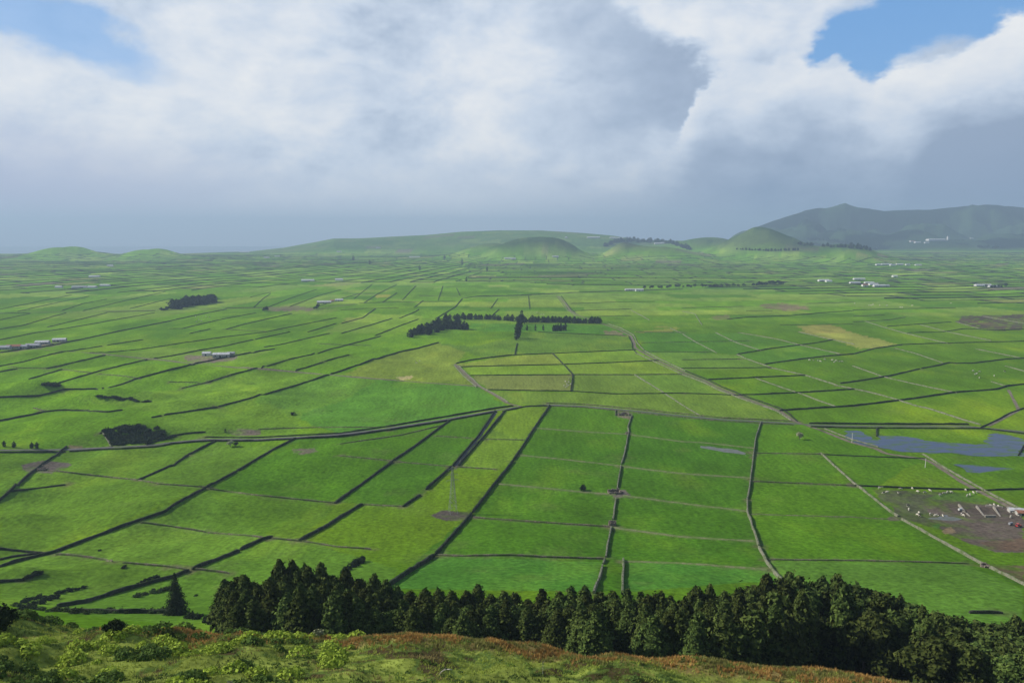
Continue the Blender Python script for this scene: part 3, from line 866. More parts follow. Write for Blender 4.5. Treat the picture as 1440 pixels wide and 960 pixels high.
# ------------------------------------------------------------------ walls
def wall_mat(name, stone0, stone1, moss, amount):
    m, nt, b = new_mat(name)
    n = noise_node(nt, 1.6, 5, 'World'); s = ramp(nt, n.outputs['Fac'], [(0.35, stone0), (0.66, stone1)])
    k = noise_node(nt, 0.28, 4, 'World'); mk = ramp(nt, k.outputs['Fac'], [(amount - 0.08, (0, 0, 0)), (amount + 0.08, (1, 1, 1))])
    mx = nt.nodes.new('ShaderNodeMix'); mx.data_type = 'RGBA'
    nt.links.new(mk.outputs[0], mx.inputs[0]); mx.inputs[6].default_value = (*moss, 1); nt.links.new(s.outputs[0], mx.inputs[7])
    nt.links.new(mx.outputs[2], b.inputs['Base Color'])
    bp = nt.nodes.new('ShaderNodeBump'); bp.inputs['Distance'].default_value = 0.3; nt.links.new(n.outputs['Fac'], bp.inputs['Height']); nt.links.new(bp.outputs[0], b.inputs['Normal'])
    return m
M_DARKW = wall_mat('shade_dark_mossy_stone', (0.015, 0.018, 0.011), (0.060, 0.064, 0.040), (0.010, 0.024, 0.006), 0.50)  # moss on stone, with the darkness of shaded faces put into the colour
M_STONEW = wall_mat('dry_lava_stone', (0.11, 0.11, 0.08), (0.25, 0.25, 0.18), (0.085, 0.12, 0.04), 0.46)
M_BROWNW = wall_mat('weedy_stone', (0.10, 0.085, 0.065), (0.24, 0.20, 0.15), (0.085, 0.12, 0.035), 0.52)
M_GRASSW = wall_mat('grassy_bank', (0.12, 0.14, 0.06), (0.19, 0.20, 0.10), (0.095, 0.15, 0.035), 0.5)
WK = {'D': (2.3, 1.5, M_DARKW), 'L': (1.7, 1.3, M_STONEW), 'T': (1.25, 1.0, M_BROWNW), 'M': (1.6, 1.2, M_DARKW), 'P': (0.6, 2.6, M_GRASSW)}

def wall_geo(Q, h, w, seed, step):
    n = perp(Q); m = len(Q)
    hh = h * (1 + 0.35 * fbm(Q[:, 0], Q[:, 1], 9, seed, 2)); ww = w * (1 + 0.5 * fbm(Q[:, 0], Q[:, 1], 12, seed + 3, 2))
    # tumbled ends
    end = np.minimum(np.arange(m), np.arange(m)[::-1]); hh = hh * np.clip(0.7 + end * 0.3, 0, 1)
    j = fbm(Q[:, 0], Q[:, 1], 16, seed + 9, 2)[:, None] * min(1.0, step * 0.16)
    Q = Q + n * j
    prof = [(-0.5, None), (-0.42, 0.55), (-0.30, 1.0), (0.30, 0.96), (0.44, 0.5), (0.5, None)]
    V = []
    for (a, b) in prof:
        c = Q + n * (ww * a)[:, None]
        z = HG(c[:, 0], c[:, 1]) - 0.5 if b is None else HG(Q[:, 0], Q[:, 1]) + hh * b * (1 + 0.16 * (vnoise(c[:, 0], c[:, 1], 2.2, seed + 5)))
        V.append(np.stack([c[:, 0], c[:, 1], z], 1))
    V = np.concatenate(V); i = np.arange(m - 1); k_ = len(prof)
    F = np.concatenate([np.stack([k * m + i, k * m + i + 1, (k + 1) * m + i + 1, (k + 1) * m + i], 1)[:, ::-1] for k in range(k_ - 1)])
    e0 = np.array([[k * m for k in range(k_)], [k * m + m - 1 for k in range(k_)][::-1]])
    return V, [F, e0]

WALLS = [
 # left, near
 ('D',[(-30,808),(0,796.7),(33,787.5),(55,782),(73,778),(100,768),(150,749),(192,733),(233,720),(242,712),(288,687)],2.6),
 ('D',[(291,685),(331,664)],2.5), ('D',[(334,662),(368,642),(383,633),(415,617)],2.4),
 ('D',[(-6,707),(2,702),(33,675),(57,655)],3.0), ('D',[(60,652),(75,643),(93,629)],2.4),
 ('D',[(-20,594),(0,592),(33,586),(57,580.5)],2.8), ('D',[(58,580),(83,577),(117,577.5),(150,580),(170,577)],2.4),
 ('D',[(-20,559.5),(0,559),(55,557),(93,547.5)],2.6), ('D',[(94,547.5),(145,547),(167,542),(186,535)],2.2), ('D',[(188,534),(240,520),(273,512.5)]), ('D',[(275,511.5),(307,505),(333,500),(385,491)]),
 ('M',[(373,488),(398,484),(423,478),(463,469)]),
 ('D',[(215,587),(225,585)]), ('D',[(233,583.5),(277,577),(304,573)]), ('D',[(308,571.5),(353,560),(407,545),(462,527.5)]),
 ('D',[(466,526),(480,522),(522,507),(563,495),(588,490),(616,482)],2.2),
 ('T',[(257,546),(295,537),(323,528)],1.6), ('M',[(295,537),(323,528),(360,518)],1.9), ('M',[(368,517),(403,507)],1.8), ('M',[(407,505.5),(447,497),(462,492),(480,487.5),(535,473)],1.8),
 ('M',[(528,472),(563,458),(588,449)],1.8), ('M',[(417,521),(453,510)],1.8), ('M',[(457,508),(480,502),(490,499.5)],1.8),
 ('M',[(82,539),(133,524),(167,515),(206,506)],2.0), ('M',[(218,504),(240,501),(282,492.5),(320,486),(355,478)],1.8), ('M',[(360,477),(407,467)],1.8),
 ('M',[(42,533),(87,520)],1.9), ('M',[(67,518),(80,515.5)],1.8), ('M',[(83,515),(103,510),(147,500)],1.9),
 ('M',[(-20,518),(0,515),(33,509),(75,497.5)],1.8), ('M',[(78,497),(142,487)],1.7), ('M',[(152,485.5),(200,478)],1.7), ('M',[(-10,525),(0,523),(22,519)],1.8),
 ('M',[(128,496),(150,496),(200,491),(240,485),(265,481)],1.5), ('M',[(267,481),(315,474),(373,467)],1.5), ('M',[(375,466.5),(423,457),(473,447)],1.6),
 ('D',[(-20,499),(0,496),(67,487),(117,477)],2.2), ('D',[(119,476.5),(167,466),(240,451.5)],2.2), ('D',[(241,451),(282,442),(318,435)],2.0),
 ('M',[(318,433),(370,432.5)],1.8), ('M',[(-20,481),(0,478),(50,468),(92,462)],1.6), ('M',[(94,461.5),(150,452),(217,440)],1.6),
 ('M',[(-20,466),(0,463),(33,457.5),(75,445),(93,440)],1.6), ('M',[(67,460),(105,451),(150,440)],1.6), ('T',[(150,439),(217,437)],1.4),
 ('M',[(-20,442),(0,441),(42,440)],1.5), ('M',[(87,437),(117,427),(150,421)],1.6), ('M',[(117,437),(167,425),(233,410)],1.6), ('M',[(183,434),(240,420)],1.6),
 ('M',[(0,450),(42,441)],1.5), ('M',[(0,435),(50,425),(100,415)],1.6), ('M',[(25,438),(83,425),(125,417)],1.6),
 ('M',[(318,463),(348,455),(410,441)],1.8), ('M',[(257,462),(307,450),(360,440)],1.6), ('M',[(267,469),(295,463)],1.7), ('M',[(433,467),(473,455)],1.8),
 ('M',[(357,432),(370,420),(380,413)],1.7), ('M',[(377,432),(407,420),(445,407)],1.6), ('M',[(408,431),(448,416),(480,407)],1.7),
 ('M',[(450,430),(480,420),(505,413)],1.5), ('M',[(352,418),(380,411)],1.5),
 ('M',[(480,469),(522,457),(551,448)],1.8), ('M',[(480,455),(510,447),(528,434)],1.8), ('M',[(562,447.5),(583,439),(589,435)],1.8), ('M',[(583,432),(595,423)],1.8),
 ('M',[(498,420),(523,400)],1.6), ('M',[(512,426),(530,414),(558,400)],1.7), ('M',[(538,425),(558,412)],1.7), ('M',[(566,422),(575,412),(585,402)],1.8), ('M',[(616,422),(623,402)],1.9),
 ('M',[(642,405),(647,416)],1.8), ('D',[(613,448),(640,432),(650,420)],2.0), ('M',[(655,419),(672,416.5),(720,415.5),(800,412)],1.8),
 ('M',[(688,447),(702,435)],1.8), ('M',[(690,434),(700,420)],1.7), ('M',[(743,416),(745,434)],1.9),
 ('T',[(505,426),(583,424.5),(640,424)],1.4), ('T',[(480,436),(508,434),(560,433)],1.3), ('T',[(480,413),(530,414)],1.3), ('T',[(590,416),(645,417)],1.3),
 # twin walls of the far track
 ('L',[(782,416),(798,436),(811,445)],1.6), ('M',[(789,416),(804,436),(809,440)],1.5),
 # far middle cross walls
 ('M',[(800,411.5),(895,408.5),(960,406.5)],1.7), ('T',[(803,427),(860,425),(920,424)],1.4), ('T',[(806,437),(887,434.5)],1.4), ('T',[(840,445),(887,444)],1.2),
 ('L',[(887,436),(913,450)],1.5), ('L',[(943,462),(957,468)],1.5), ('L',[(960,470),(980,482),(1007,496)],1.5),
 ('L',[(1007,468),(1035,482),(1070,493)],1.5), ('L',[(1037,499),(1050,505),(1085,517)],1.5), ('L',[(1087,518),(1133,528),(1177,542)],1.6), ('L',[(1179,543),(1220,551),(1255,560),(1282,569)],1.6), ('L',[(1285,570),(1307,575),(1350,589),(1377,597)],1.6),
 ('D',[(1038,498),(1085,490),(1127,485)],1.8), ('D',[(1129,484.5),(1150,482),(1172,477.5)],1.6), ('D',[(1077,512),(1127,505),(1160,501)],1.8), ('D',[(1162,501),(1200,498),(1230,490),(1267,485)],1.7), ('D',[(1268,484.5),(1333,482.5),(1440,480),(1480,479)],1.6),
 ('L',[(1040,468),(1093,477),(1128,486),(1180,497.5)],1.5), ('L',[(1123,467),(1172,478),(1200,484)],1.5),
 ('T',[(960,506),(1040,505)],1.3), ('M',[(960,518),(1083,517)],1.3), ('D',[(997,534),(1060,531),(1133,528)],1.8),
 ('L',[(1063,532),(1102,546),(1127,554),(1155,565),(1177,572)],1.3), ('M',[(1043,555),(1060,555)],1.7), ('D',[(1062,555),(1118,552.5),(1136,551.5)],1.8), ('D',[(1139,551.3),(1200,547.5)],1.8),
 ('D',[(1098,577.5),(1150,574),(1200,571)],2.1), ('D',[(1202,570.8),(1250,565),(1293,559.5),(1342,552)],2.1), ('D',[(1344,551.8),(1400,548),(1417,543),(1440,540.5),(1480,541)],2.1),
 ('D',[(1183,539),(1200,537),(1250,529),(1293,519)],1.9), ('D',[(1297,518),(1320,514),(1335,510),(1342,510.5)],1.9), ('D',[(1345,511),(1367,511),(1417,505),(1440,504)],1.8),
 ('L',[(1200,515),(1242,530),(1308,545),(1343,552)],1.4), ('L',[(1260,490),(1287,497),(1325,510)],1.2), ('L',[(1373,491),(1433,503)],1.4), ('L',[(1415,515),(1440,522),(1460,528)],1.4), ('L',[(1395,537),(1415,543)],1.3),
 ('L',[(1217,452),(1245,461),(1267,467)],1.4), ('L',[(1268,467.5),(1332,483)],1.6), ('L',[(1295,457),(1333,467),(1393,479)],1.5), ('L',[(1345,453),(1377,462)],1.5), ('L',[(1383,445),(1440,455)],1.5),
 ('M',[(1248,459),(1290,456),(1337,453)],1.6), ('M',[(1277,468),(1325,467),(1358,462),(1400,465),(1440,463)],1.6), ('T',[(1200,453),(1250,450),(1273,446)],1.4), ('T',[(1200,445),(1243,443)],1.4), ('M',[(1200,436),(1283,434),(1343,433)],1.6),
 ('D',[(1023,449),(1053,446),(1110,444),(1168,439)],1.8), ('M',[(1170,439),(1200,437)],1.6), ('T',[(1098,457),(1200,456)],1.4), ('L',[(960,438),(977,441),(987,457)],1.4), ('T',[(960,433),(1045,431)],1.3), ('T',[(1135,427),(1200,425)],1.4),
 ('T',[(1050,437),(1085,437)],1.3),
 # pale walled fields in the middle
 ('D',[(642,511),(660,507),(680,504),(720,499.5)],2.0), ('D',[(722,499.3),(777,497)],1.8), ('D',[(779,497),(893,492)],1.5),
 ('M',[(650,516),(720,514),(790,512.7)],1.6), ('M',[(794,512.4),(860,510),(925,507)],1.6), ('M',[(662,528),(720,527.5),(800,527)],1.5), ('T',[(806,527),(890,527),(960,526.5)],1.4),
 ('M',[(688,548),(720,549),(800,550)],1.4), ('M',[(804,550),(862,554),(960,553)],1.3), ('M',[(962,553),(1043,556)],1.3),
 ('D',[(777,497),(792,512),(805,526)],1.7), ('D',[(805.5,527),(803,550)],2.2), ('L',[(892,527),(933,552)],1.5), ('L',[(936,554),(960,570),(985,585)],1.2),
 ('D',[(727,483),(724,498)],2.0), ('M',[(758,467),(803,469),(845,471)],1.4), ('M',[(847,471),(880,472)],1.3),
 ('T',[(895,467),(960,467.5)],1.2), ('T',[(903,482),(978,481)],1.1), ('T',[(982,480.5),(1030,480),(1053,479)],1.1), ('T',[(905,494.5),(1000,495)],1.0),
 ('L',[(639,514),(652,529),(670,544)],1.5), ('L',[(645,514),(658,527),(678,545),(700,556),(715,566)],1.3),
 # walls along the farm track
 ('L',[(854,455),(872,461),(891,471),(896,482),(905,492)],1.5), ('M',[(884,473),(889,482),(889,490),(895,496)],1.5), ('L',[(906,493.5),(928,505),(963,521.5)],1.5), ('L',[(895,497),(921,509),(956,525)],1.3),
 ('M',[(965,522),(997,535),(1013,543)],1.4), ('L',[(958,526),(990,538),(1007,547)],1.5), ('M',[(1015,544),(1047,557),(1102,576),(1121,592)],1.5), ('L',[(1009,548),(1040,560),(1094,579),(1112,591)],1.5),
 # along the road
 ('M',[(-60,636),(0,636.5),(90,636)],1.8), ('M',[(100,635),(157,632),(217,629),(240,625)],1.7), ('M',[(240,624.5),(290,620.5),(357,620.5)],2.0), ('M',[(359,620.5),(415,617.5),(480,614),(547,605)],2.0), ('M',[(549,604.8),(629,592)],2.0), ('M',[(634,591),(697,579.5)],2.0),
 ('M',[(240,613),(260,610),(287,608)],1.6), ('M',[(208,625),(225,619),(246,614)],1.5),
 ('M',[(290,615),(357,615.5),(415,612.5),(480,609),(547,599.5)],1.3), ('M',[(549,599.2),(630,585.5),(697,574.3),(720,571)],1.8), ('M',[(708,578.5),(740,571.5),(768,570.8)],1.6),
 ('T',[(774,571),(820,573),(885,579)],1.1), ('T',[(770,567),(820,568.5),(887,574.5),(960,582),(1018,587.5)],1.2), ('T',[(892,580),(960,587),(1018,592.3),(1068,595)],1.1), ('T',[(1018,587.7),(1070,590),(1110,592)],1.2), ('T',[(1073,595.3),(1115,597.5)],1.2),
 ('D',[(1140,595.5),(1200,596.5),(1280,597),(1360,597)],2.2), ('M',[(1142,600.5),(1200,602),(1280,602.5),(1385,603),(1440,610)],1.6),
 ('T',[(365,603.5),(420,601.5),(480,600.5),(530,601)],0.9), ('T',[(480,624),(563,612),(622,598)],1.0),
 # middle strips
 ('D',[(773,570.5),(753,600),(730,635),(722,647)],2.2), ('D',[(721,649),(698,678),(665,720)],2.4), ('D',[(663,723),(638,752),(613,780),(612,781)],2.4), ('D',[(610,783),(580,802),(560,815),(543,827)],2.8),
 ('D',[(696,578.5),(672,614),(637,655)],2.2), ('D',[(709,579),(683,611),(645,655)],2.2), ('D',[(634,657.5),(600,688)],2.4), ('D',[(590,697),(568,712)],2.6),
 ('D',[(632,591.5),(587,625),(553,648)],2.4), ('D',[(551,650),(510,680),(472,707)],2.6), ('D',[(508,710),(480,727),(460,740),(422,760)],2.6),
 ('D',[(382,756),(373,757),(339,773)],2.8), ('D',[(335,776),(307,787),(272,800)],2.8), ('M',[(264,803),(240,813),(217,818),(183,828),(150,838),(117,848),(83,853)],2.2),
 ('D',[(302,621),(290,627),(266,639)],2.5), ('D',[(264,641),(240,656),(195,675)],2.3),
 ('L',[(145,610),(156,627)],1.8), ('D',[(142,609),(158,604),(177,600),(203,599)],2.0), ('M',[(12,691),(42,688),(90,682)],1.2), ('T',[(48,574),(60,577)],1.5),
 ('L',[(888,585),(883,600),(884,608)],1.9), ('L',[(883.5,611),(877,643),(874,652)],1.9), ('L',[(873,656),(871,668),(868,686)],2.0), ('L',[(866,701),(862,730)],2.0), ('L',[(859.5,742),(857,753),(852,783)],2.0), ('L',[(850,787),(848,793)],2.0), ('L',[(847,796),(843,813),(835,834)],2.4),
 ('L',[(877,787),(876,812),(875,834)],2.4), ('T',[(866,577.5),(865,584)],1.8),
 ('L',[(1070,593.5),(1062,618),(1059,643)],2.1), ('L',[(1059,644),(1055,677),(1051,702)],2.1), ('L',[(1051,704),(1051,720),(1062,752),(1067,768)],2.2), ('L',[(1067.5,770),(1078,792),(1095,813),(1105,822)],2.2),
 ('L',[(1155,638),(1175,657),(1200,679)],1.9), ('L',[(1201,680),(1228,701),(1255,722),(1262,726)],1.9), ('L',[(1269,731),(1333,767),(1385,795.5)],1.9), ('L',[(1393,799),(1440,822),(1480,842)],1.9),
 ('L',[(1160,603),(1200,619),(1233,628)],1.3), ('L',[(1298,639),(1310,646),(1330,659),(1385,690)],1.5), ('L',[(1387,691),(1423,710),(1450,723)],1.4), ('D',[(1233,602.5),(1233,613)],1.8), ('M',[(1440,627),(1432,640)],1.5),
 ('M',[(1380,601),(1400,592),(1420,581),(1440,574)],1.4),
 # thin cross walls
 ('T',[(58,661),(92,664),(150,671),(194,675)],1.4), ('T',[(195,675.5),(222,680)],1.2), ('T',[(224,680.5),(290,685)],0.9), ('T',[(297,688),(357,696),(407,701),(468,707)],1.1), ('T',[(510,709.5),(566,712)],0.9),
 ('T',[(480,641),(550,648)],0.9), ('T',[(555,649),(634,656)],0.9), ('T',[(642,656.5),(697,660)],1.1), ('T',[(613,613),(662,616)],0.8), ('T',[(684,617.5),(735,618.5)],0.8),
 ('M',[(-20,771),(0,772),(50,778),(66,779)],1.6), ('D',[(-20,790),(0,787),(17,783),(50,779)],1.8), ('M',[(-20,822),(0,818),(30,816)],1.8),
 ('T',[(80,780),(103,781),(158,789)],1.5), ('T',[(175,791.5),(240,797)],1.1), ('T',[(241,797),(262,801)],1.0), ('T',[(274,800.5),(320,806)],1.2),
 ('T',[(200,735),(240,740),(288,748)],1.2), ('T',[(294,749),(357,754),(370,756)],1.0), ('T',[(384,757),(421,760.5)],1.0), ('T',[(425,761),(477,769),(520,772)],1.0),
 ('T',[(613,781),(647,782),(720,781),(753,783),(848,786)],1.3), ('P',[(880,789.5),(960,792),(1077,801)]),
 ('T',[(667,728),(720,732),(858,741)],1.3), ('P',[(862,742),(960,755),(1061,761)]),
 ('P',[(754,602),(820,607),(882,610.5)]), ('P',[(887,611),(960,621),(983,622)]), ('P',[(985,622),(1020,625.5),(1059,630)]),
 ('P',[(733,640),(803,647),(872,655)]), ('P',[(877,656),(960,666),(1054,672)]),
 ('P',[(703,680.5),(823,692),(864,695.5)]), ('P',[(878,697),(960,708),(1050,718.5)]),
 ('T',[(1061,637),(1155,638.5)],0.9), ('M',[(1157,639),(1200,641),(1300,645)],1.0), ('T',[(1058,677),(1127,680),(1199,683)],1.2), ('M',[(1201,683),(1270,686),(1343,688.5),(1377,689)],1.5), ('M',[(1385,689.5),(1440,688),(1470,688)],1.5),
 ('T',[(1057,723),(1200,727),(1250,730)],0.5), ('T',[(1082,787),(1200,788),(1317,791),(1360,792.5)],0.9),
 ('T',[(12,516),(30,517.5),(65,518)],1.1), ('T',[(88,520),(128,524)],1.1), ('T',[(140,526),(177,529),(197,533)],1.1), ('T',[(240,537),(278,538)],1.0), ('T',[(445,483),(480,485),(520,486)],1.1), ('T',[(312,463),(340,464.5),(373,466)],1.1), ('T',[(240,462),(257,462)],1.1),
 ('M',[(97,860),(167,862),(235,862)],2.0), ('M',[(1365,862),(1408,862.5)],1.5),
]

LANDMARKS = [('the lattice pylon', 637, 720), ('the flooded meadow', 1310, 622), ('the mid-plain tree row', 720, 455), ('the stone cattle pens', 1390, 728),
             ('the white-roofed barn', 302, 500), ('the dark far grove', 275, 425), ('the lone spruce', 250, 862), ('the ruined hut at the road', 878, 584), ('the broken sheep fold', 866, 693),
             ('the plum-brown ploughed field', 1400, 453), ('the tan stubble field', 1195, 477), ('the dark shaded hollow', 190, 613), ('the round pale bush', 1125, 612),
             ('the pale yellow field corner', 642, 512), ('the bend of the farm track', 893, 485), ('the twin round bushes', 325, 622), ('the left-edge farm roofs', 40, 488), ('the green crossing grove', 735, 470),
             ('the cedar wood', 760, 835), ('the far white homestead', 900, 408), ('the track junction', 735, 572), ('the herd on the yellow field', 797, 540)]
ORD = ['nearest', 'second nearest', 'third nearest', 'fourth nearest', 'fifth nearest', 'sixth nearest', 'seventh nearest', 'eighth nearest', 'ninth nearest', 'tenth nearest',
       'eleventh nearest', 'twelfth nearest', 'thirteenth nearest', 'fourteenth nearest', 'fifteenth nearest', 'sixteenth nearest', 'seventeenth nearest', 'eighteenth nearest', 'nineteenth nearest', 'twentieth nearest']
def relation(u, v, near=LANDMARKS, skip=()):
    best = min((math.hypot((u - a) * 1.0, (v - b) * 2.4), n, a, b) for n, a, b in near if n not in skip)
    d, n, a, b = best
    if abs(u - a) > 1.6 * abs(v - b): r = 'left of' if u < a else 'right of'
    else: r = 'beyond' if v < b else 'before'
    return d, n, r
def unique_labels(items):
    """items: list of (base text, u, v[, skip]) -> one unique label each"""
    keys = {}
    for i, it in enumerate(items):
        d, n, r = relation(it[1], it[2], skip=it[3] if len(it) > 3 else ())
        keys.setdefault((it[0], n, r), []).append((d, i))
    out = [None] * len(items)
    for (base, n, r), lst in keys.items():
        lst.sort()
        for k, (d, i) in enumerate(lst):
            out[i] = f'{base} {r} {n}' if len(lst) == 1 else f'{base}, {ORD[k]} {r} {n}'
    return out
_desc = {'D': 'tall shade-dark mossy wall', 'M': 'low dark wall', 'L': 'pale stone wall', 'T': 'faint weedy wall', 'P': 'faint grassy wall'}
_it = []
for wl in WALLS:
    p = np.array(wl[1], float); u, v = p.mean(0); ext = abs(p[-1] - p[0])
    slope = 'level' if ext[0] > 5 * ext[1] else ('receding' if ext[1] > ext[0] else ('slanting' if (p[-1, 0] - p[0, 0]) * (p[-1, 1] - p[0, 1]) < 0 else 'down-slanting'))
    _it.append((f'{slope} {_desc[wl[0]]}', u, v))
_lb = unique_labels(_it)
_grp = {'D': 'tall dark field walls', 'M': 'dark field walls', 'L': 'pale stone field walls', 'T': 'thin cross walls', 'P': 'grassed-over cross walls'}
# project every wall corner in one go
_rs = [resample(wl[1], 10.0) for wl in WALLS]
_cat = np.concatenate(_rs); _gw = G(_cat[:, 0], _cat[:, 1])[:, :2]
i0 = 0
NEARW = []
for wi, wl in enumerate(WALLS):
    n = len(_rs[wi]); P = _gw[i0:i0 + n]; i0 += n
    h, w_, mat = WK[wl[0]]
    if len(wl) > 2: h = wl[2]
    dist = P[:, 1].mean()
    step = 2.2 if dist < 800 else (4 if dist < 1300 else 9)
    P[0] += (P[0] - P[1]) / max(1e-6, np.linalg.norm(P[0] - P[1])) * min(2.0, dist / 500); P[-1] += (P[-1] - P[-2]) / max(1e-6, np.linalg.norm(P[-1] - P[-2])) * min(2.0, dist / 500)
    Q = smooth_line(P, step)
    wd = w_ * (1 + max(0, (dist - 1200)) / 5000)
    h = h * (0.68 if (wl[0] == 'D' and P[:, 0].mean() < -60 and dist < 1000) else 0.86)
    V, F = wall_geo(Q, h, wd, 300 + wi, step)
    o = obj('field_wall', mesh_np('field_wall', V, F, [mat]))
    tag(o, _lb[wi], 'wall', _grp[wl[0]], 'thing')
    NEARW.append(Q)

# far walls, too many to count: one object
FV = []; FF = []; fn = 0
def vstart(u): return np.interp(u, [-200, 0, 240, 480, 720, 800, 960, 1200, 1440, 1700], [412, 412, 409, 399, 399, 404, 402, 418, 430, 430])
def far_piece(P, h=1.7, wd=3.0, lo=0.0):
    global fn
    P = np.asarray(P, float)
    if len(P) < 2: return
    y = P[:, 1]; x = P[:, 0]
    ok = (y > 1300) & (y < 9500) & ((HG(x, y) < 42) | (y < 4300))
    if not ok.any(): return
    vv = 480 - F_PX * np.tan(PITCH - np.arctan2(CAM_H, np.maximum(y, 1)))    # row of a ground point at z=0
    uu = px_u(x, y)
    ok &= (vv < vstart(uu)) & (uu > -260) & (uu < 1700)
    ok &= ~((uu > 1000) & (y > 7000)) & ~((uu < 1000) & (y > 6500))
    m = np.flatnonzero(ok)
    if len(m) < 2: return
    for run in np.split(m, np.flatnonzero(np.diff(m) > 1) + 1):
        if len(run) < 2: continue
        Q = P[run]; n = perp(Q); k = len(Q)
        hh = np.interp(Q[:, 1].mean(), [2500, 5000], [1.4, 0.95]) * h * (1 + 0.7 * fbm(Q[:, 0], Q[:, 1], 150, 401, 2))
        A = Q - n * wd / 2; B = Q + n * wd / 2
        za = HG(A[:, 0], A[:, 1]) - 0.6; zb = HG(B[:, 0], B[:, 1]) - 0.6; zc = HG(Q[:, 0], Q[:, 1])
        A2 = Q - n * wd * 0.32; B2 = Q + n * wd * 0.32
        FV.extend([np.c_[A, za], np.c_[A2, zc + hh], np.c_[B2, zc + hh], np.c_[B, zb]])
        i = np.arange(k - 1)
        for r in range(3):
            FF.append(np.stack([fn + r * k + i, fn + r * k + i + 1, fn + (r + 1) * k + i + 1, fn + (r + 1) * k + i], 1)[:, ::-1])
        fn += 4 * k
def unwarp(X, Y):
    x, y = X.copy(), Y.copy()
    for _ in range(4):
        x = X - fbm(x, y, 600, 81, 2) * 60; y = Y - fbm(x, y, 600, 83, 2) * 60
    return x, y
EM = []
def emit(X, Y, zone, **k): EM.append((X + 0 * Y, Y + 0 * X, zone, k))
def emit_now(x, y, zz, zone, k):
    for run in np.split(np.arange(len(x)), np.flatnonzero(np.diff(zz == zone)) + 1):
        if zz[run[0]] == zone: far_piece(np.c_[x[run], y[run]], **k)
for si in range(len(TH_STR) - 1):
    R = np.arange(2400, 7200, 28.0); th = TH_STR[si]
    hs = _hash(np.array([si]), np.array([1]), 3)[0]
    emit(FX + R * math.sin(th), FY - R * math.cos(th), 0, h=1.4 + hs)
    cw = (120 + 90 * OFF[((si + 1) * 7) % 400]); off = OFF[(si + 1) % 400] * 170
    for c in range(10, 70):
        r = c * cw - off
        if _hash(np.array([si]), np.array([c]), 8)[0] < 0.15: continue
        t = np.linspace(TH_STR[si], TH_STR[si + 1], 5); emit(FX + r * np.sin(t), FY - r * np.cos(t), 0, h=1.3)
for si in range(len(R_STR) - 1):
    t = np.arange(-0.75, 1.3, 0.006); r = R_STR[si]
    hs = _hash(np.array([si]), np.array([2]), 3)[0]
    emit(FX + r * np.sin(t), FY - r * np.cos(t), 1, h=1.0 + 1.0 * hs)
    w1 = 0.028 + 0.03 * OFF[((si + 1) * 5) % 400]; off = OFF[(si + 1) % 400] * 0.05
    for c in range(-20, 50):
        th = c * w1 - off
        rr = np.linspace(R_STR[si], R_STR[si + 1], 4); emit(FX + rr * math.sin(th), FY - rr * math.cos(th), 1, h=1.7)
for si in range(len(B_STR) - 1):
    X = np.arange(-7500, 8500, 45.0); emit(X, X * 0 + B_STR[si], 2, h=1.7, wd=4)
    w2 = 130 + 200 * OFF[((si + 1) * 5) % 400]; off = OFF[(si + 1) % 400] * 200
    for c in range(int(-7500 / w2), int(8000 / w2)):
        Y = np.linspace(B_STR[si], B_STR[si + 1], 4); emit(Y * 0 + c * w2 - off, Y, 2, h=2.0, wd=4)
_x, _y = unwarp(np.concatenate([e[0] for e in EM]), np.concatenate([e[1] for e in EM]))
_z, _, _ = lattice(_x, _y); i0 = 0
for X, Y, zone, k in EM:
    n = len(X); emit_now(_x[i0:i0 + n], _y[i0:i0 + n], _z[i0:i0 + n], zone, k); i0 += n
fw = obj('far_field_walls', mesh_np('far_field_walls', np.concatenate(FV), FF, [M_DARKW]))
tag(fw, 'countless thin dark walls dividing the far pastures', 'walls', None, 'stuff')

# worn mud at the gateways and trodden verges along the walls
_gw2 = gc.reshape(nr, nc, 3)
def stain(x, y, rad, colr, amt):
    j0, j1 = np.searchsorted(GY, [y - rad * 1.5, y + rad * 1.5])
    s0, s1 = sorted(((x - rad * 1.5) / fan(y), (x + rad * 1.5) / fan(y)))
    i0_, i1_ = np.searchsorted(GS, [s0, s1])
    if j1 <= j0 or i1_ <= i0_: return
    X = _XX[j0:j1, i0_:i1_]; Y = _YY[j0:j1, i0_:i1_]
    d = np.hypot(X - x, (Y - y)) / rad + fbm(X, Y, 5, 971, 2) * 0.9
    m = (np.clip(1.2 - d, 0, 1) * amt)[..., None]
    _gw2[j0:j1, i0_:i1_] = _gw2[j0:j1, i0_:i1_] * (1 - m) + np.array(colr) * m
_rq = np.random.default_rng(3)
for wi, wl in enumerate(WALLS):
    Q = NEARW[wi]
    if Q[:, 1].mean() > 1500: continue
    for e_ in (Q[0], Q[-1]):
        if _rq.random() < 0.6: stain(e_[0], e_[1], _rq.uniform(3, 7), (0.115, 0.10, 0.055), _rq.uniform(0.4, 0.9))
    k = {'P': 0.30, 'T': 0.26}.get(wl[0], 0.20)
    cc = (0.125, 0.165, 0.055) if wl[0] in 'PT' else (0.045, 0.085, 0.020)
    for q in Q[::2]: stain(q[0] + _rq.normal(0, 0.8), q[1] + _rq.normal(0, 0.8), _rq.uniform(2.5, 5.0), cc, k)
# scattered wet and worn places
for _ in range(170):
    yy_ = _rq.uniform(330, 1100); xx_ = _rq.uniform(-0.7, 0.7) * yy_
    stain(xx_, yy_, _rq.uniform(4, 16), [(0.10, 0.135, 0.04), (0.045, 0.10, 0.022), (0.12, 0.17, 0.035)][int(_rq.integers(0, 3))], _rq.uniform(0.12, 0.35))
_a = go.data.color_attributes['fcol']; _c4 = np.ones((nr * nc, 4), np.float32); _c4[:, :3] = _gw2.reshape(-1, 3); _a.data.foreach_set('color', _c4.ravel())
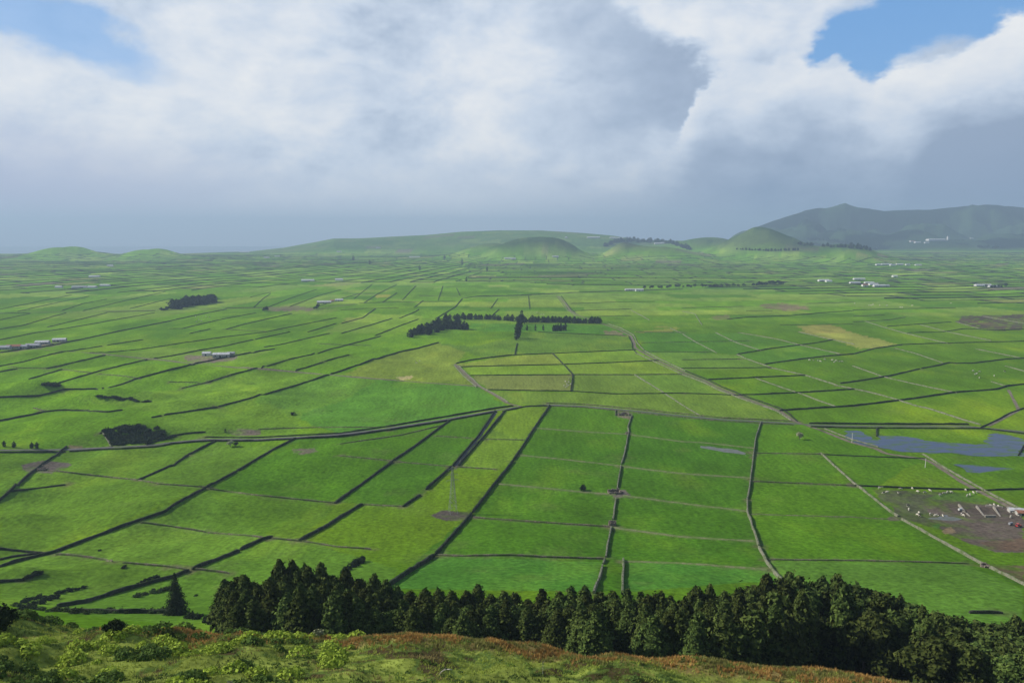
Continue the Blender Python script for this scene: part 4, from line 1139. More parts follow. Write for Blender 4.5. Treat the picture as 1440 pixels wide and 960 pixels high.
# ------------------------------------------------------------------ trees and bushes
def leaf_mat(name, c0, c1, rand=0.25):
    m = simple_mat(name, c0, c1, 0.9, 1.0, 'Object', 3.0, 0.05, rand=rand)
    return m
M_CEDAR = leaf_mat('cedar_foliage', (0.018, 0.034, 0.008), (0.092, 0.122, 0.028), 0.40)
M_SPRUCE = leaf_mat('spruce_foliage', (0.014, 0.026, 0.012), (0.040, 0.056, 0.022), 0.2)
M_BROAD = leaf_mat('bush_foliage', (0.022, 0.042, 0.012), (0.055, 0.085, 0.022), 0.35)
M_DARKB = leaf_mat('dark_scrub_foliage', (0.012, 0.022, 0.009), (0.028, 0.045, 0.016), 0.25)
M_PALEB = leaf_mat('silvery_foliage', (0.22, 0.25, 0.13), (0.38, 0.40, 0.24), 0.15)
M_BARK = simple_mat('bark', (0.05, 0.04, 0.03), (0.11, 0.09, 0.07), 3.0)

def leaves(centres, normals, size, per, r, spread=0.5, droop=0.0):
    """clumps of small quads around centres, each facing roughly outward"""
    n = len(centres); N_ = n * per
    c = np.repeat(centres, per, 0) + r.normal(0, 1, (N_, 3)) * np.repeat(size, per)[:, None] * spread
    nrm = np.repeat(normals, per, 0) + r.normal(0, 0.5, (N_, 3)); nrm /= np.linalg.norm(nrm, axis=1, keepdims=True)
    a = np.cross(nrm, r.normal(0, 1, (N_, 3))); a /= np.linalg.norm(a, axis=1, keepdims=True)
    b = np.cross(nrm, a)
    s = np.repeat(size, per) * r.uniform(0.35, 0.8, N_)
    a *= s[:, None]; b *= (s * r.uniform(0.45, 0.9, N_))[:, None]
    b[:, 2] -= droop * s
    V = np.stack([c - a, c - b * 0.9, c + a, c + b], 1).reshape(-1, 3)
    F = np.arange(N_ * 4).reshape(-1, 4)
    return V, F

def conifer(seed, h, r0, clumps, per, size, top=0.04, belly=0.30, low=0.03, lobes=5, narrow=0.9, skirt=0.0):
    """crown of a cedar: a leafy spire with vertical lobes and gaps"""
    r = np.random.default_rng(seed)
    t = r.beta(1.15, 1.35, clumps)                       # height fraction
    ph = r.uniform(0, 2 * np.pi, clumps)
    rad = np.where(t < belly, 0.72 + 0.28 * (t / belly), 1 - ((t - belly) / (1 - belly)) ** 1.6) * (1 - top) + top
    ph0 = r.uniform(0, 6.28, 3)
    lob = 1 + 0.16 * np.cos(lobes * ph + ph0[0] + 2.2 * t) + 0.10 * np.cos((lobes - 2) * ph + ph0[1] - 7 * t) + 0.12 * np.sin(t * 26 + ph0[2] + 2 * ph)
    rr = r0 * rad * lob * np.where(r.random(clumps) < 0.75, r.uniform(0.86, 1.06, clumps), r.uniform(0.35, 0.85, clumps))
    z = h * (low + (1 - low) * t) + 0.02 * h
    lean = r.normal(0, 0.012, 2)
    C_ = np.stack([rr * np.cos(ph) + lean[0] * z, rr * np.sin(ph) + lean[1] * z, z], 1)
    Nn = np.stack([np.cos(ph), np.sin(ph), np.full(clumps, 0.45)], 1)
    sz = size * r.uniform(0.7, 1.3, clumps) * (0.55 + 0.45 * np.clip(rad, 0, 1))
    V, F = leaves(C_, Nn, sz, per, r, 0.45, 0.25)
    # a few shoots that break the tip and outline
    k = 26
    tt = np.linspace(0.84, 0.99, k); C2 = np.stack([r.normal(0, 0.07, k) * r0 * (1.05 - tt) * 6, r.normal(0, 0.07, k) * r0 * (1.05 - tt) * 6, h * tt], 1)
    V2, F2 = leaves(C2, np.tile([0, 0, 1.0], (k, 1)), np.full(k, size * 0.42), per, r, 0.4)
    return np.concatenate([V, V2]), np.concatenate([F, F2 + len(V)])

def spruce(seed, h, r0):
    r = np.random.default_rng(seed); Vs = []; Fs = []; n = 0
    C_ = []; Nn = []; S = []
    for k in range(30):
        t = k / 29.0; z = h * (0.05 + 0.93 * t); R = r0 * (1 - t) ** 0.9 * r.uniform(0.85, 1.12) + 0.12
        nb = max(4, int(13 * (1 - t) + 4))
        for b in range(nb):
            a = 6.283 * b / nb + k * 1.3 + r.normal(0, 0.15); L_ = R * r.uniform(0.7, 1.12)
            m = max(2, int(L_ / 0.38))
            for j in range(m):
                q = (j + 1) / m
                C_.append((math.cos(a) * L_ * q, math.sin(a) * L_ * q, z - 0.32 * L_ * q ** 1.5 + 0.1)); Nn.append((math.cos(a) * 0.5, math.sin(a) * 0.5, 0.8)); S.append(0.46 * (1.1 - 0.4 * q))
    return leaves(np.array(C_), np.array(Nn), np.array(S), 5, r, 0.4, 0.5)

def broad(seed, h, r0, clumps, per, size, low=0.2, flat=1.0):
    r = np.random.default_rng(seed)
    nb = 7
    cen = np.stack([r.normal(0, 0.33, nb) * r0, r.normal(0, 0.33, nb) * r0, h * (low + (1 - low) * r.uniform(0.25, 0.78, nb))], 1)
    rb = r0 * r.uniform(0.42, 0.68, nb)
    k = r.integers(0, nb, clumps); d = r.normal(0, 1, (clumps, 3)); d /= np.linalg.norm(d, axis=1, keepdims=True)
    d[:, 2] = np.abs(d[:, 2]) * 0.9 - 0.25
    C_ = cen[k] + d * rb[k][:, None] * np.array([1, 1, 0.85 * flat]) * r.uniform(0.75, 1.05, (clumps, 1))
    C_[:, 2] = np.clip(C_[:, 2], 0.03 * h, h)
    return leaves(C_, d + np.array([0, 0, 0.3]), size * r.uniform(0.7, 1.3, clumps), per, r, 0.5)

def trunk_mesh(name, h, r, limbs=0, spread=0.5, seed=1):
    mb = MB(); q = random.Random(seed)
    mb.bar((0, 0, -0.6), (0, 0, h * 0.5), r, 7, r * 0.65); mb.bar((0, 0, h * 0.5), (0.05 * h * 0.3, 0, h), r * 0.65, 6, r * 0.2)
    for k in range(limbs):
        a = 6.283 * k / max(1, limbs) + q.random(); z = h * (0.25 + 0.6 * k / limbs)
        mb.bar((0, 0, z), (math.cos(a) * spread, math.sin(a) * spread, z + spread * 0.5), r * 0.35, 5, r * 0.1)
    return mb.mesh(name, [M_BARK])

def kit(crown, trunk, mat):
    return (mesh_np('crown', crown[0], crown[1], [mat]), trunk)
CEDARS = []
for k, (h, r0) in enumerate([(22, 4.2), (22, 4.8), (22, 3.8), (22, 5.2), (22, 4.4), (22, 5.6), (22, 3.9)]):
    CEDARS.append((kit(conifer(500 + k, h, r0, 900, 9, 0.92, top=0.07, lobes=4 + k % 3), trunk_mesh('trunk', h * 0.9, 0.38, 8, 1.4, k), M_CEDAR), h))
BROADS = []
for k in range(3):
    BROADS.append((kit(broad(540 + k, 20, 5.4, 620, 10, 0.95, 0.12, 1.4), trunk_mesh('trunk', 15, 0.42, 6, 2.0, k), M_CEDAR), 20))
SPR = kit(spruce(550, 16, 5.3), trunk_mesh('trunk', 15.4, 0.34, 8, 1.6, 3), M_SPRUCE)

def place_tree(name, k, x, y, z, scale, rz, label, cat, group):
    (cr, tr), _ = k if isinstance(k[0], tuple) else (k, 0)
    e = obj(name, None, None, (x, y, z - 0.25), rz, scale)
    tag(e, label, cat, group)
    obj('crown', cr, e); obj('trunk', tr, e)
    return e

# the cedar wood on the slope: skyline row by row (pixel of the top of the back row)
SKY_U = [312, 330, 380, 395, 440, 455, 490, 520, 560, 640, 700, 760, 800, 850, 900, 960, 1000, 1040, 1080, 1105, 1130, 1180, 1230, 1270, 1330, 1400, 1460, 1530]
SKY_V = [806, 803, 800, 796, 794, 796, 806, 812, 826, 829, 835, 834, 830, 828, 826, 834, 830, 826, 808, 797, 795, 803, 824, 838, 856, 866, 870, 874]
def tree_for_top(u, v, y):
    x, yy, zt = at_depth(u, v, y)
    return float(x), float(yy), float(zt)
r_ = np.random.default_rng(77)
WOOD = []
ROWNAMES = ['back', 'second', 'third', 'fourth', 'front']
def ordw(n):
    base = ['first', 'second', 'third', 'fourth', 'fifth', 'sixth', 'seventh', 'eighth', 'ninth', 'tenth', 'eleventh', 'twelfth', 'thirteenth', 'fourteenth', 'fifteenth', 'sixteenth', 'seventeenth', 'eighteenth', 'nineteenth']
    if n <= 19: return base[n - 1]
    tens = {2: 'twent', 3: 'thirt', 4: 'fort', 5: 'fift', 6: 'sixt', 7: 'sevent'}[n // 10]
    return tens + 'ieth' if n % 10 == 0 else tens + 'y-' + base[n % 10 - 1]
def wood_rows():
    for row in range(5):
        u = 318.0 + row * 4
        items = []
        while u < 1500:
            vt = np.interp(u, SKY_U, SKY_V)
            y = np.interp(u, [312, 700, 1050, 1130, 1230, 1330, 1500], [212, 205, 205, 214, 205, 196, 190]) - row * 9.5 + r_.uniform(-3, 3)
            vt2 = vt + row * 7.5 + r_.normal(0, 4.2) + (9 if r_.random() < 0.25 else 0) - (6 if (row == 0 and r_.random() < 0.2) else 0)
            kind = 'broad' if (1040 < u < 1500 and r_.random() < 0.60) else 'cedar'
            x, yy, zt = tree_for_top(u, vt2, y)
            g = float(HG(x, yy)); hgt = zt - g
            # gaps in the front rows leave deep shaded bays
            gap = (row >= 3) and ((445 < u < 462) or (690 < u < 770) or (840 < u < 905) or (1130 < u < 1215) or (1235 < u < 1290))
            if row == 4: gap = gap or r_.random() < 0.30
            step = (19.0 if kind == 'cedar' else 25.0) * r_.uniform(0.8, 1.15)
            if not gap: items.append((u, x, yy, g, min(max(hgt, 11), 30), kind))
            u += step
        WOOD.append(items)
wood_rows()
for row, items in enumerate(WOOD):
    for i, (u, x, y, g, hgt, kind) in enumerate(items):
        pool_ = BROADS if kind == 'broad' else CEDARS
        kk = pool_[int(r_.integers(0, len(pool_)))]
        s = 0.97 * hgt / kk[1]; w_ = r_.uniform(0.9, 1.15) * (0.6 + 0.4 * s)
        nm = 'cedar_tree' if kind == 'cedar' else 'broad_tree'
        sp = 'dark spiky cedar' if kind == 'cedar' else 'dark rounded tree'
        place_tree(nm, kk, x, y, g, (w_, w_, s), r_.uniform(0, 6.28), f'{sp} in the {ROWNAMES[row]} row of the hillside wood, {ordw(i + 1)} along', 'tree', 'trees of the wood on the slope')

# lone spruce on the left
gx0, gy0, gz0 = G(249, 864)[0]
place_tree('spruce_tree', SPR, gx0, gy0, gz0, (1.05, 1.05, 1.05), 0.4, 'lone dark spruce standing apart on the green slope', 'tree', None)

# small trees of the plain: one mesh each
def small_tree(seed, kind):
    if kind == 'tall': V, F = conifer(seed, 14, 2.6, 90, 6, 1.25, belly=0.4, lobes=4); rt, ht = 0.3, 3
    elif kind == 'round': V, F = broad(seed, 8, 3.4, 80, 7, 1.1, 0.1); rt, ht = 0.3, 3
    elif kind == 'poplar': V, F = conifer(seed, 16, 1.5, 80, 6, 0.9, belly=0.5, lobes=3); rt, ht = 0.25, 3
    else: V, F = broad(seed, 3.2, 2.2, 60, 7, 0.75, 0.0); rt, ht = 0.15, 1.2
    mb = MB(); mb.bar((0, 0, -0.5), (0, 0, ht), rt, 5)
    tv = np.array(mb.v); tq = np.array([f for f in mb.f if len(f) == 4])
    VV = np.concatenate([V, tv]); FF_ = np.concatenate([F, tq + len(V)])
    return VV, FF_, len(F), len(tq)
SMALL = {}
for kind in ('tall', 'round', 'poplar', 'bush'):
    SMALL[kind] = []
    for k in range(3):
        V, F, a, b = small_tree(600 + k * 7 + len(kind), kind)
        for mn, mt in (('n', M_BROAD), ('d', M_DARKB), ('p', M_PALEB)):
            SMALL[kind].append((mn, mesh_np('small_tree', V, F, [mt, M_BARK], midx=[0] * a + [1] * b)))
def st(kind, u, v, hpx, label, group=None, mat='n', name=None, wid=1.0, cat=None):
    """small tree with its foot at photo pixel (u, v), hpx pixels tall"""
    x, y, z = G(u, v)[0]
    depth = y * CP + (CAM_H - z) * SP
    hm = hpx * depth / F_PX
    ms = [m for n_, m in SMALL[kind] if n_ == mat]
    nat = {'tall': 14, 'round': 8, 'poplar': 16, 'bush': 3.2}[kind]
    s = hm / nat
    o = obj(name or ('bush' if kind == 'bush' else 'tree'), ms[int(r_.integers(0, 3))], None, (x, y, z - 0.1), r_.uniform(0, 6.28), (s * wid, s * wid, s))
    return tag(o, label, cat or ('bush' if kind == 'bush' else 'tree'), group)
def rowof(kind, pts, n, hpx, label, group, mat='d', jit=2.0, wid=1.0, hj=0.25):
    P = resample(pts, 0.5)
    for k in range(n):
        p = P[int((k + r_.uniform(0.2, 0.8)) / n * (len(P) - 1))]
        st(kind, p[0] + r_.normal(0, jit * 0.5), p[1] + r_.normal(0, jit * 0.25), hpx * r_.uniform(1 - hj, 1 + hj), label, group, mat, wid=wid)
# mid-plain tree rows
rowof('tall', [(577, 473), (605, 465), (628, 456)], 22, 11, 'dark tree at the thick dark end of the mid-plain tree row', 'mid-plain tree row', 'd', 3, 1.8)
rowof('tall', [(600, 470), (625, 463), (648, 457)], 14, 10, 'dark tree at the thick dark end of the mid-plain tree row', 'mid-plain tree row', 'd', 3, 1.8)
rowof('tall', [(612, 462), (660, 463)], 14, 10, 'dark tree at the thick dark end of the mid-plain tree row', 'mid-plain tree row', 'd', 2, 1.6)
rowof('tall', [(626, 449), (690, 449), (733, 452)], 24, 8, 'dark tree in the far line of the mid-plain tree row', 'mid-plain tree line', 'd', 1.5, 1.7)
rowof('tall', [(735, 453), (800, 454), (847, 455)], 28, 8.5, 'dark tree in the far line of the mid-plain tree row', 'mid-plain tree line', 'd', 1.0, 1.7)
rowof('poplar', [(733, 456), (730, 466), (728, 480)], 10, 19, 'tall slim tree of the small dark stand dividing two fields', 'slim tree stand', 'd', 1.6, 1.6)
for u, nth in ((741, 'first'), (753, 'second'), (764, 'third')):
    st('poplar', u, 465, 9, f'{nth} of three lone small trees spaced along a green field', 'three lone trees', 'd', wid=1.4)
rowof('tall', [(778, 466), (797, 464)], 9, 9, 'small dark tree of the short clump in the green field', 'short clump', 'd', 1.0)
# far dark grove on the left
rowof('tall', [(243, 434), (270, 429), (303, 424)], 34, 11, 'dark tree of the far grove standing alone on the plain', 'far grove', 'd', 4, 2.2, 0.18)
rowof('bush', [(226, 437), (245, 434)], 6, 4, 'low bush at the end of the far grove', 'far grove bushes', 'd', 1)
# far hedgerow trees
rowof('round', [(905, 406), (1000, 404), (1048, 403)], 24, 4.5, 'small tree of the far hedgerow beside the straight road', 'far hedgerow trees', 'n', 1.0, 1.2)
rowof('round', [(1058, 402), (1103, 400)], 12, 5, 'small tree at the end of the far hedgerow', 'far hedgerow end trees', 'd', 1.0, 1.2)
rowof('tall', [(1035, 351), (1080, 353), (1125, 352)], 22, 3.2, 'dark tree in the belt along the foot of the pointed green cone', 'cone belt trees', 'd', 0.5, 2.0)
rowof('tall', [(1120, 344), (1180, 348), (1235, 352)], 34, 4, 'dark tree of the woods right of the pointed green cone', 'woods by the cone', 'd', 2, 2.2)
rowof('tall', [(1135, 337), (1175, 340), (1225, 350)], 22, 4, 'dark tree of the woods right of the pointed green cone', 'woods by the cone', 'd', 1.5, 2.2)
rowof('tall', [(850, 348), (868, 340), (885, 340), (920, 341), (945, 343), (972, 352)], 44, 5.5, 'dark tree on the wooded rim of the small green crater', 'crater rim trees', 'd', 1.6, 2.2)
rowof('round', [(1385, 405), (1418, 404)], 6, 5, 'dark tree beside the far farm near the edge', 'far farm trees', 'd', 0.7)
rowof('round', [(1375, 349), (1410, 350)], 6, 4, 'tree behind the far fields below the mountain', 'trees below the mountain', 'd', 0.7, 1.5)
for u, v in ((625, 365), (650, 372), (685, 381), (656, 396), (520, 372), (497, 366), (590, 380)):
    st('poplar', u, v, 7, 'tiny slim tree alone among the far middle fields', 'tiny far trees', 'd', wid=2)
rowof('round', [(370, 438), (376, 437)], 3, 7, 'pale scrub tree beside the far track', 'far track scrub', 'n', 0.5)
rowof('round', [(442, 436), (448, 434)], 3, 6, 'dark scrub tree near the long-roofed farm', 'long-roofed farm scrub', 'n', 0.5)
# bushes nearer by
st('round', 1124, 618, 11, 'round pale bush alone on the green meadow', None, 'p', 'bush', 0.9, 'bush')
st('round', 324, 628, 9, 'pale round bush beside a darker one under the road', None, 'p', 'bush', 1.1, 'bush')
st('round', 332, 628, 7, 'dark round bush beside a paler one under the road', None, 'd', 'bush', 1.1, 'bush')
st('poplar', 317, 608, 6, 'dark slanting bush by the brown patch near the road', None, 'd', 'bush', 2.2, 'bush')
st('bush', 820, 690, 8, 'dark bush alone by the faint cross wall', None, 'd', None, 0.9)
st('bush', 173, 798, 3.5, 'small dark bush under the end of a thin wall', None, 'd', None, 1.6)
st('bush', 141, 774, 2, 'tiny dark bush on the open yellow-green slope', None, 'd', None, 1.6)
st('bush', 276, 838, 2.5, 'tiny bush between the lone spruce and the wood', None, 'd', None, 1.4)
st('bush', 412, 583, 4, 'dark bush at the end of a tall dark wall', None, 'd')
for u, v, l in ((6, 628, 'leftmost'), (20, 629, 'second'), (45, 630, 'third'), (52, 630, 'fourth')):
    st('tall', u, v, 9, f'{l} of the small dark trees by the road at the edge', 'edge road trees', 'd', wid=1.3)
rowof('bush', [(146, 606), (158, 611), (168, 620), (158, 625), (150, 612)], 10, 5, 'dark shrub put in for shade on the near corner of the hollow', 'hollow corner shrubs', 'd', 2, 1.4)
rowof('bush', [(165, 607), (200, 603), (228, 612), (210, 622), (165, 624), (185, 614), (215, 612)], 60, 3.8, 'dark shrub put in for the shade filling the hollow beside the road', 'hollow shrubs', 'd', 9, 1.8)  # dense dark shrubs added to stand for the shade in the hollow
rowof('bush', [(170, 605), (205, 606), (232, 614), (205, 619), (170, 619)], 40, 3.5, 'dark shrub put in for the shade filling the hollow beside the road', 'hollow shrubs', 'd', 9, 1.8)
rowof('bush', [(60, 541), (85, 543)], 10, 3, 'dark shrub on the shaded side of the small hump', 'hump shrubs', 'd', 2, 2.2)
rowof('bush', [(130, 557), (170, 561), (215, 566)], 14, 2.6, 'dark shrub on the shaded side of the long hump', 'long hump shrubs', 'd', 3, 2.4)
rowof('bush', [(30, 815), (48, 810), (60, 806)], 9, 5, 'dark bush along the ditch in the lower pasture', 'ditch bushes', 'd', 3, 1.3)
rowof('bush', [(80, 834), (100, 831), (125, 826)], 9, 4.5, 'dark bush on the bank in the lower pasture', 'bank bushes', 'd', 2, 1.3)
rowof('bush', [(195, 822), (208, 815), (222, 811)], 7, 4, 'dark bush above the long bank', 'upper bank bushes', 'd', 2, 1.2)
rowof('bush', [(190, 840), (212, 834), (240, 828)], 10, 4, 'bright bush under the long bank', 'lower bank bushes', 'n', 2, 1.5)
rowof('bush', [(20, 852), (60, 858), (110, 862), (160, 862), (235, 861)], 34, 5, 'scrub bush along the ditch behind the brow', 'ditch scrub', 'n', 3, 1.4)
rowof('bush', [(30, 845), (80, 842), (20, 862)], 16, 5, 'scrub bush along the ditch behind the brow', 'ditch scrub', 'd', 4, 1.5)
rowof('bush', [(482, 806), (492, 798), (512, 790)], 10, 6, 'dark bush in the small gully above the wood', 'gully bushes', 'd', 3, 1.1)
rowof('bush', [(262, 868), (285, 872), (300, 880)], 8, 6, 'dark bush on the shaded slope beside the lone spruce', 'slope bushes', 'd', 3, 1.3)
# ------------------------------------------------------------------ farms, cows, pens, poles
M_WHITEW = simple_mat('whitewash', (0.48, 0.48, 0.46), (0.66, 0.66, 0.64), 0.5, 0.9)
M_GREYW = simple_mat('weathered_render', (0.26, 0.25, 0.23), (0.44, 0.43, 0.40), 0.6, 0.9)
M_ROOFW = simple_mat('pale_metal_roof', (0.34, 0.35, 0.35), (0.58, 0.59, 0.60), 0.4, 0.5)
M_ROOFG = simple_mat('grey_roof', (0.22, 0.23, 0.25), (0.36, 0.37, 0.40), 0.5, 0.8)
M_ROOFT = simple_mat('tile_roof', (0.20, 0.09, 0.06), (0.32, 0.15, 0.10), 0.8, 0.9)
M_DARKO = simple_mat('dark_opening', (0.015, 0.016, 0.018), (0.03, 0.03, 0.035), 1.0, 0.5)
M_RUIN = simple_mat('ruin_stone', (0.09, 0.075, 0.06), (0.24, 0.20, 0.16), 0.9, 1.0, bump=0.3)
M_CONC = simple_mat('concrete', (0.20, 0.18, 0.15), (0.34, 0.31, 0.26), 0.6, 0.9)
M_STEEL = simple_mat('galvanised_steel', (0.16, 0.18, 0.17), (0.26, 0.28, 0.27), 1.0, 0.6)
M_POLE = simple_mat('concrete_pole', (0.45, 0.45, 0.42), (0.62, 0.62, 0.58), 1.0, 0.9)

def building(u, v, L_, W_, h, rot, label, roof='w', walls='w', group=None, cat='farm building', name='farm_building', rh=None, y=None, doors=True):
    """gabled building with its middle at photo pixel (u, v); long side along local x, rot in degrees"""
    x, yy, z = G(u, v)[0]
    e = obj(name, None, None, (float(x), float(yy), float(z)), math.radians(rot)); tag(e, label, cat, group)
    wm = {'w': M_WHITEW, 'g': M_GREYW, 'r': M_RUIN}[walls]; rm = {'w': M_ROOFW, 'g': M_ROOFG, 't': M_ROOFT}[roof]
    rh = rh if rh is not None else W_ * 0.22
    a, b = L_ / 2, W_ / 2
    mb = MB(); mb.add([(-a, -b, -1), (a, -b, -1), (a, b, -1), (-a, b, -1), (-a, -b, h), (a, -b, h), (a, b, h), (-a, b, h), (-a, 0, h + rh), (a, 0, h + rh)],
                      [(0, 1, 5, 4), (2, 3, 7, 6), (3, 0, 4, 8, 7), (1, 2, 6, 9, 5), (0, 3, 2, 1)])
    obj('wall', mb.mesh('wall', [wm]), e)
    mb = MB(); o = 0.5; t = 0.18; k = rh / b
    for s in (-1, 1):
        p = [(-a - o, s * (b + o), h - k * o + 0.02), (a + o, s * (b + o), h - k * o + 0.02), (a + o, 0, h + rh + 0.02), (-a - o, 0, h + rh + 0.02)]
        q = [(c[0], c[1], c[2] + t) for c in p]
        mb.add(p + q, [(0, 1, 2, 3), (7, 6, 5, 4), (0, 4, 5, 1), (1, 5, 6, 2), (2, 6, 7, 3), (3, 7, 4, 0)])
    obj('roof', mb.mesh('roof', [rm]), e)
    if doors:
        mb = MB(); mb.box(-a * 0.1 - 1.3, -a * 0.1 + 1.3, -b - 0.05, -b + 0.1, 0, min(2.6, h * 0.8)); obj('door', mb.mesh('door', [M_DARKO]), e)
        n = max(1, int(L_ / 7))
        for i in range(n):
            cx = -a + (i + 0.5) * L_ / n
            if abs(cx + a * 0.1) < 2.2: continue
            mb = MB(); mb.box(cx - 0.8, cx + 0.8, -b - 0.05, -b + 0.1, h * 0.4, h * 0.75); obj('window', mb.mesh('window', [M_DARKO]), e)
    return e
# barn with the curved-looking white roof
building(312, 501.5, 26, 11, 4.5, 6, 'long white-roofed barn beside the brown yard', 'w', 'g')
building(291, 499.5, 13, 9, 4, 6, 'short white-roofed shed next to the long barn', 'w', 'w')
building(325, 498.5, 11, 7, 3, 6, 'small grey shed behind the dark end of the long barn', 'g', 'g')
# long roofed farm
building(456, 426.5, 38, 14, 4.5, 8, 'long pale-roofed cow house on the far left plain', 'w', 'g')
building(477, 423.5, 22, 12, 4.5, 8, 'shorter pale-roofed cow house behind the long one', 'w', 'g')
building(467, 424.5, 12, 10, 4, 8, 'brown-roofed shed between two pale-roofed cow houses', 't', 'g')
# left edge farm
for i, (u, v, L_, W_, rt, lb) in enumerate([(3, 491, 26, 12, 'g', 'grey-roofed shed cut by the picture edge'), (20, 489.5, 22, 12, 't', 'brown-roofed shed of the left-edge farm'), (32, 489.5, 16, 10, 'g', 'grey shed in the middle of the left-edge farm'),
                                         (47, 488, 22, 12, 'g', 'dark grey barn of the left-edge farm'), (60, 483.5, 22, 11, 'w', 'pale-roofed barn behind the left-edge farm'), (84, 480, 22, 10, 'w', 'white-roofed barn alone along the tall dark wall')]):
    building(u, v, L_, W_, 4, 12, lb, rt, 'g')
# very far farms, left
for u, v, L_, lb in [(83, 405, 22, 'tiny pale house at the near end of the far left hamlet'), (112, 405, 50, 'long grey-roofed cow house of the far left hamlet'), (130, 405, 28, 'white-roofed barn of the far left hamlet'), (148, 402.5, 34, 'bright white cow house right in the far left hamlet'),
                  (133, 390, 44, 'pale barn in the haze above the far left hamlet'), (155, 374.5, 30, 'tiny white house in the haze below the rounded cones'),
                  (344, 355, 90, 'long pale building in the haze under the far ridge'), (375, 363, 40, 'white house in the hazy hamlet under the far ridge'), (390, 361, 40, 'grey house in the hazy hamlet under the far ridge'),
                  (433, 395.5, 50, 'lone long white barn among the middle-left far fields'), (477, 394.5, 30, 'short white barn among the middle-left far fields'), (477, 354.5, 40, 'white house beside the foot of the far ridge'), (532, 349, 40, 'tiny white house on the far ridge foot'), (583, 362, 80, 'long white barn in the far middle haze'),
                  (714, 364, 44, 'white farm at the brown foot of the broad cone'), (722, 364.5, 30, 'small pale house at the brown foot of the broad cone'), (781, 361.5, 40, 'white house below the broad green cone'),
                  (1158, 395.5, 44, 'white cow house alone beyond the straight road'), (1165, 396.5, 24, 'small white shed touching the lone white cow house')]:
    building(u, v, L_, 15, 5, 5, lb, 'w' if 'grey' not in lb else 'g', 'w', None, 'house' if 'house' in lb and 'cow' not in lb else 'farm building', doors=False)
building(899, 409.5, 26, 12, 6, 5, 'bright white homestead beside the straight far road', 'w', 'w', None, 'house', 'house')
building(886, 408.5, 34, 10, 4, 5, 'low pale shed left of the white homestead', 'w', 'w')
# big farm right
for u, v, L_, rt, lb in [(1208, 393.5, 48, 'w', 'bright white cow house at the back of the large right-hand farm'), (1202, 399, 40, 'w', 'white shed at the near end of the large right-hand farm'), (1222, 399, 36, 'w', 'white barn in the middle of the large right-hand farm'), (1228, 401, 34, 'w', 'second white barn in front of the middle barn of the farm'),
                      (1236, 403, 42, 'w', 'long pale shed at the front of the large right-hand farm'), (1216, 402.5, 20, 't', 'brown-roofed house in the large right-hand farm'), (1246, 403, 20, 'g', 'grey shed at the far end of the large right-hand farm')]:
    building(u, v, L_, 14, 5, 4, lb, rt, 'w')
for u, v, L_, rt, lb in [(1246, 372.5, 60, 'w', 'bright white long barn of the upper right farm'), (1265, 372.5, 40, 'w', 'white barn in the middle of the upper right farm'), (1235, 373, 30, 'w', 'small pale barn at the left of the upper right farm'), (1255, 373.5, 30, 'g', 'grey shed between the barns of the upper right farm'), (1276, 373, 24, 'g', 'grey tall shed in the upper right farm'), (1291, 373.5, 36, 'w', 'white barn at the end of the upper right farm'),
                      (1382, 402.5, 60, 'w', 'low whitish barn near the far right edge'), (1397, 404, 40, 'g', 'grey-blue shed beside the low whitish barn'), (1258, 389.5, 20, 'w', 'tiny white house between two right-hand farms')]:
    building(u, v, L_, 16, 5, 3, lb, rt, 'w')
# factory under the mountain
building(1316, 338.5, 185, 60, 14, 2, 'long white factory hall under the mountain', 'w', 'w', None, 'factory', 'factory', 6)
building(1290, 341.5, 60, 30, 8, 2, 'small white hall in front of the factory', 'w', 'w', None, 'factory', 'factory', 4)
building(1303, 342, 46, 26, 8, 2, 'pale low hall before the long factory', 'w', 'w', None, 'factory', 'factory', 4)
building(1283, 340, 50, 30, 9, 2, 'brown-roofed hall at the factory end', 't', 'w', None, 'factory', 'factory', 4)
building(1366, 336, 34, 24, 9, 2, 'tiny white building right of the factory', 'w', 'w', None, 'house', 'house', 4)
x, y, z = G(1333, 337.5)[0]
t_ = obj('factory_tower', None, None, (float(x), float(y), float(z))); tag(t_, 'pale tower at the end of the long white factory', 'tower')
mb = MB(); mb.box(-9, 9, -9, 9, -2, 38); obj('wall', mb.mesh('wall', [M_WHITEW]), t_)
mb = MB(); mb.box(-10, 10, -10, 10, 38.05, 41); obj('roof', mb.mesh('roof', [M_ROOFG]), t_)
# white coastal houses seen over the crater
for u, v, lb in [(862, 335.5, 'leftmost white house of the far coastal village'), (872, 336, 'second white house of the far coastal village'), (884, 336, 'white house behind the wooded crater rim'), (925, 334.5, 'long white house of the far village over the crater'),
                 (934, 334.8, 'right-hand long white house over the crater'), (830, 335, 'white house on the slope behind the broad cone'), (839, 335, 'second white house on the slope behind the broad cone')]:
    building(u, v, 60, 26, 9, 0, lb, 'w', 'w', None, 'house', 'house', doors=False)
building(796, 334.8, 22, 16, 9, 0, 'tiny white hut on top of the broad green cone', 'w', 'w', None, 'hut', 'hut', doors=False)

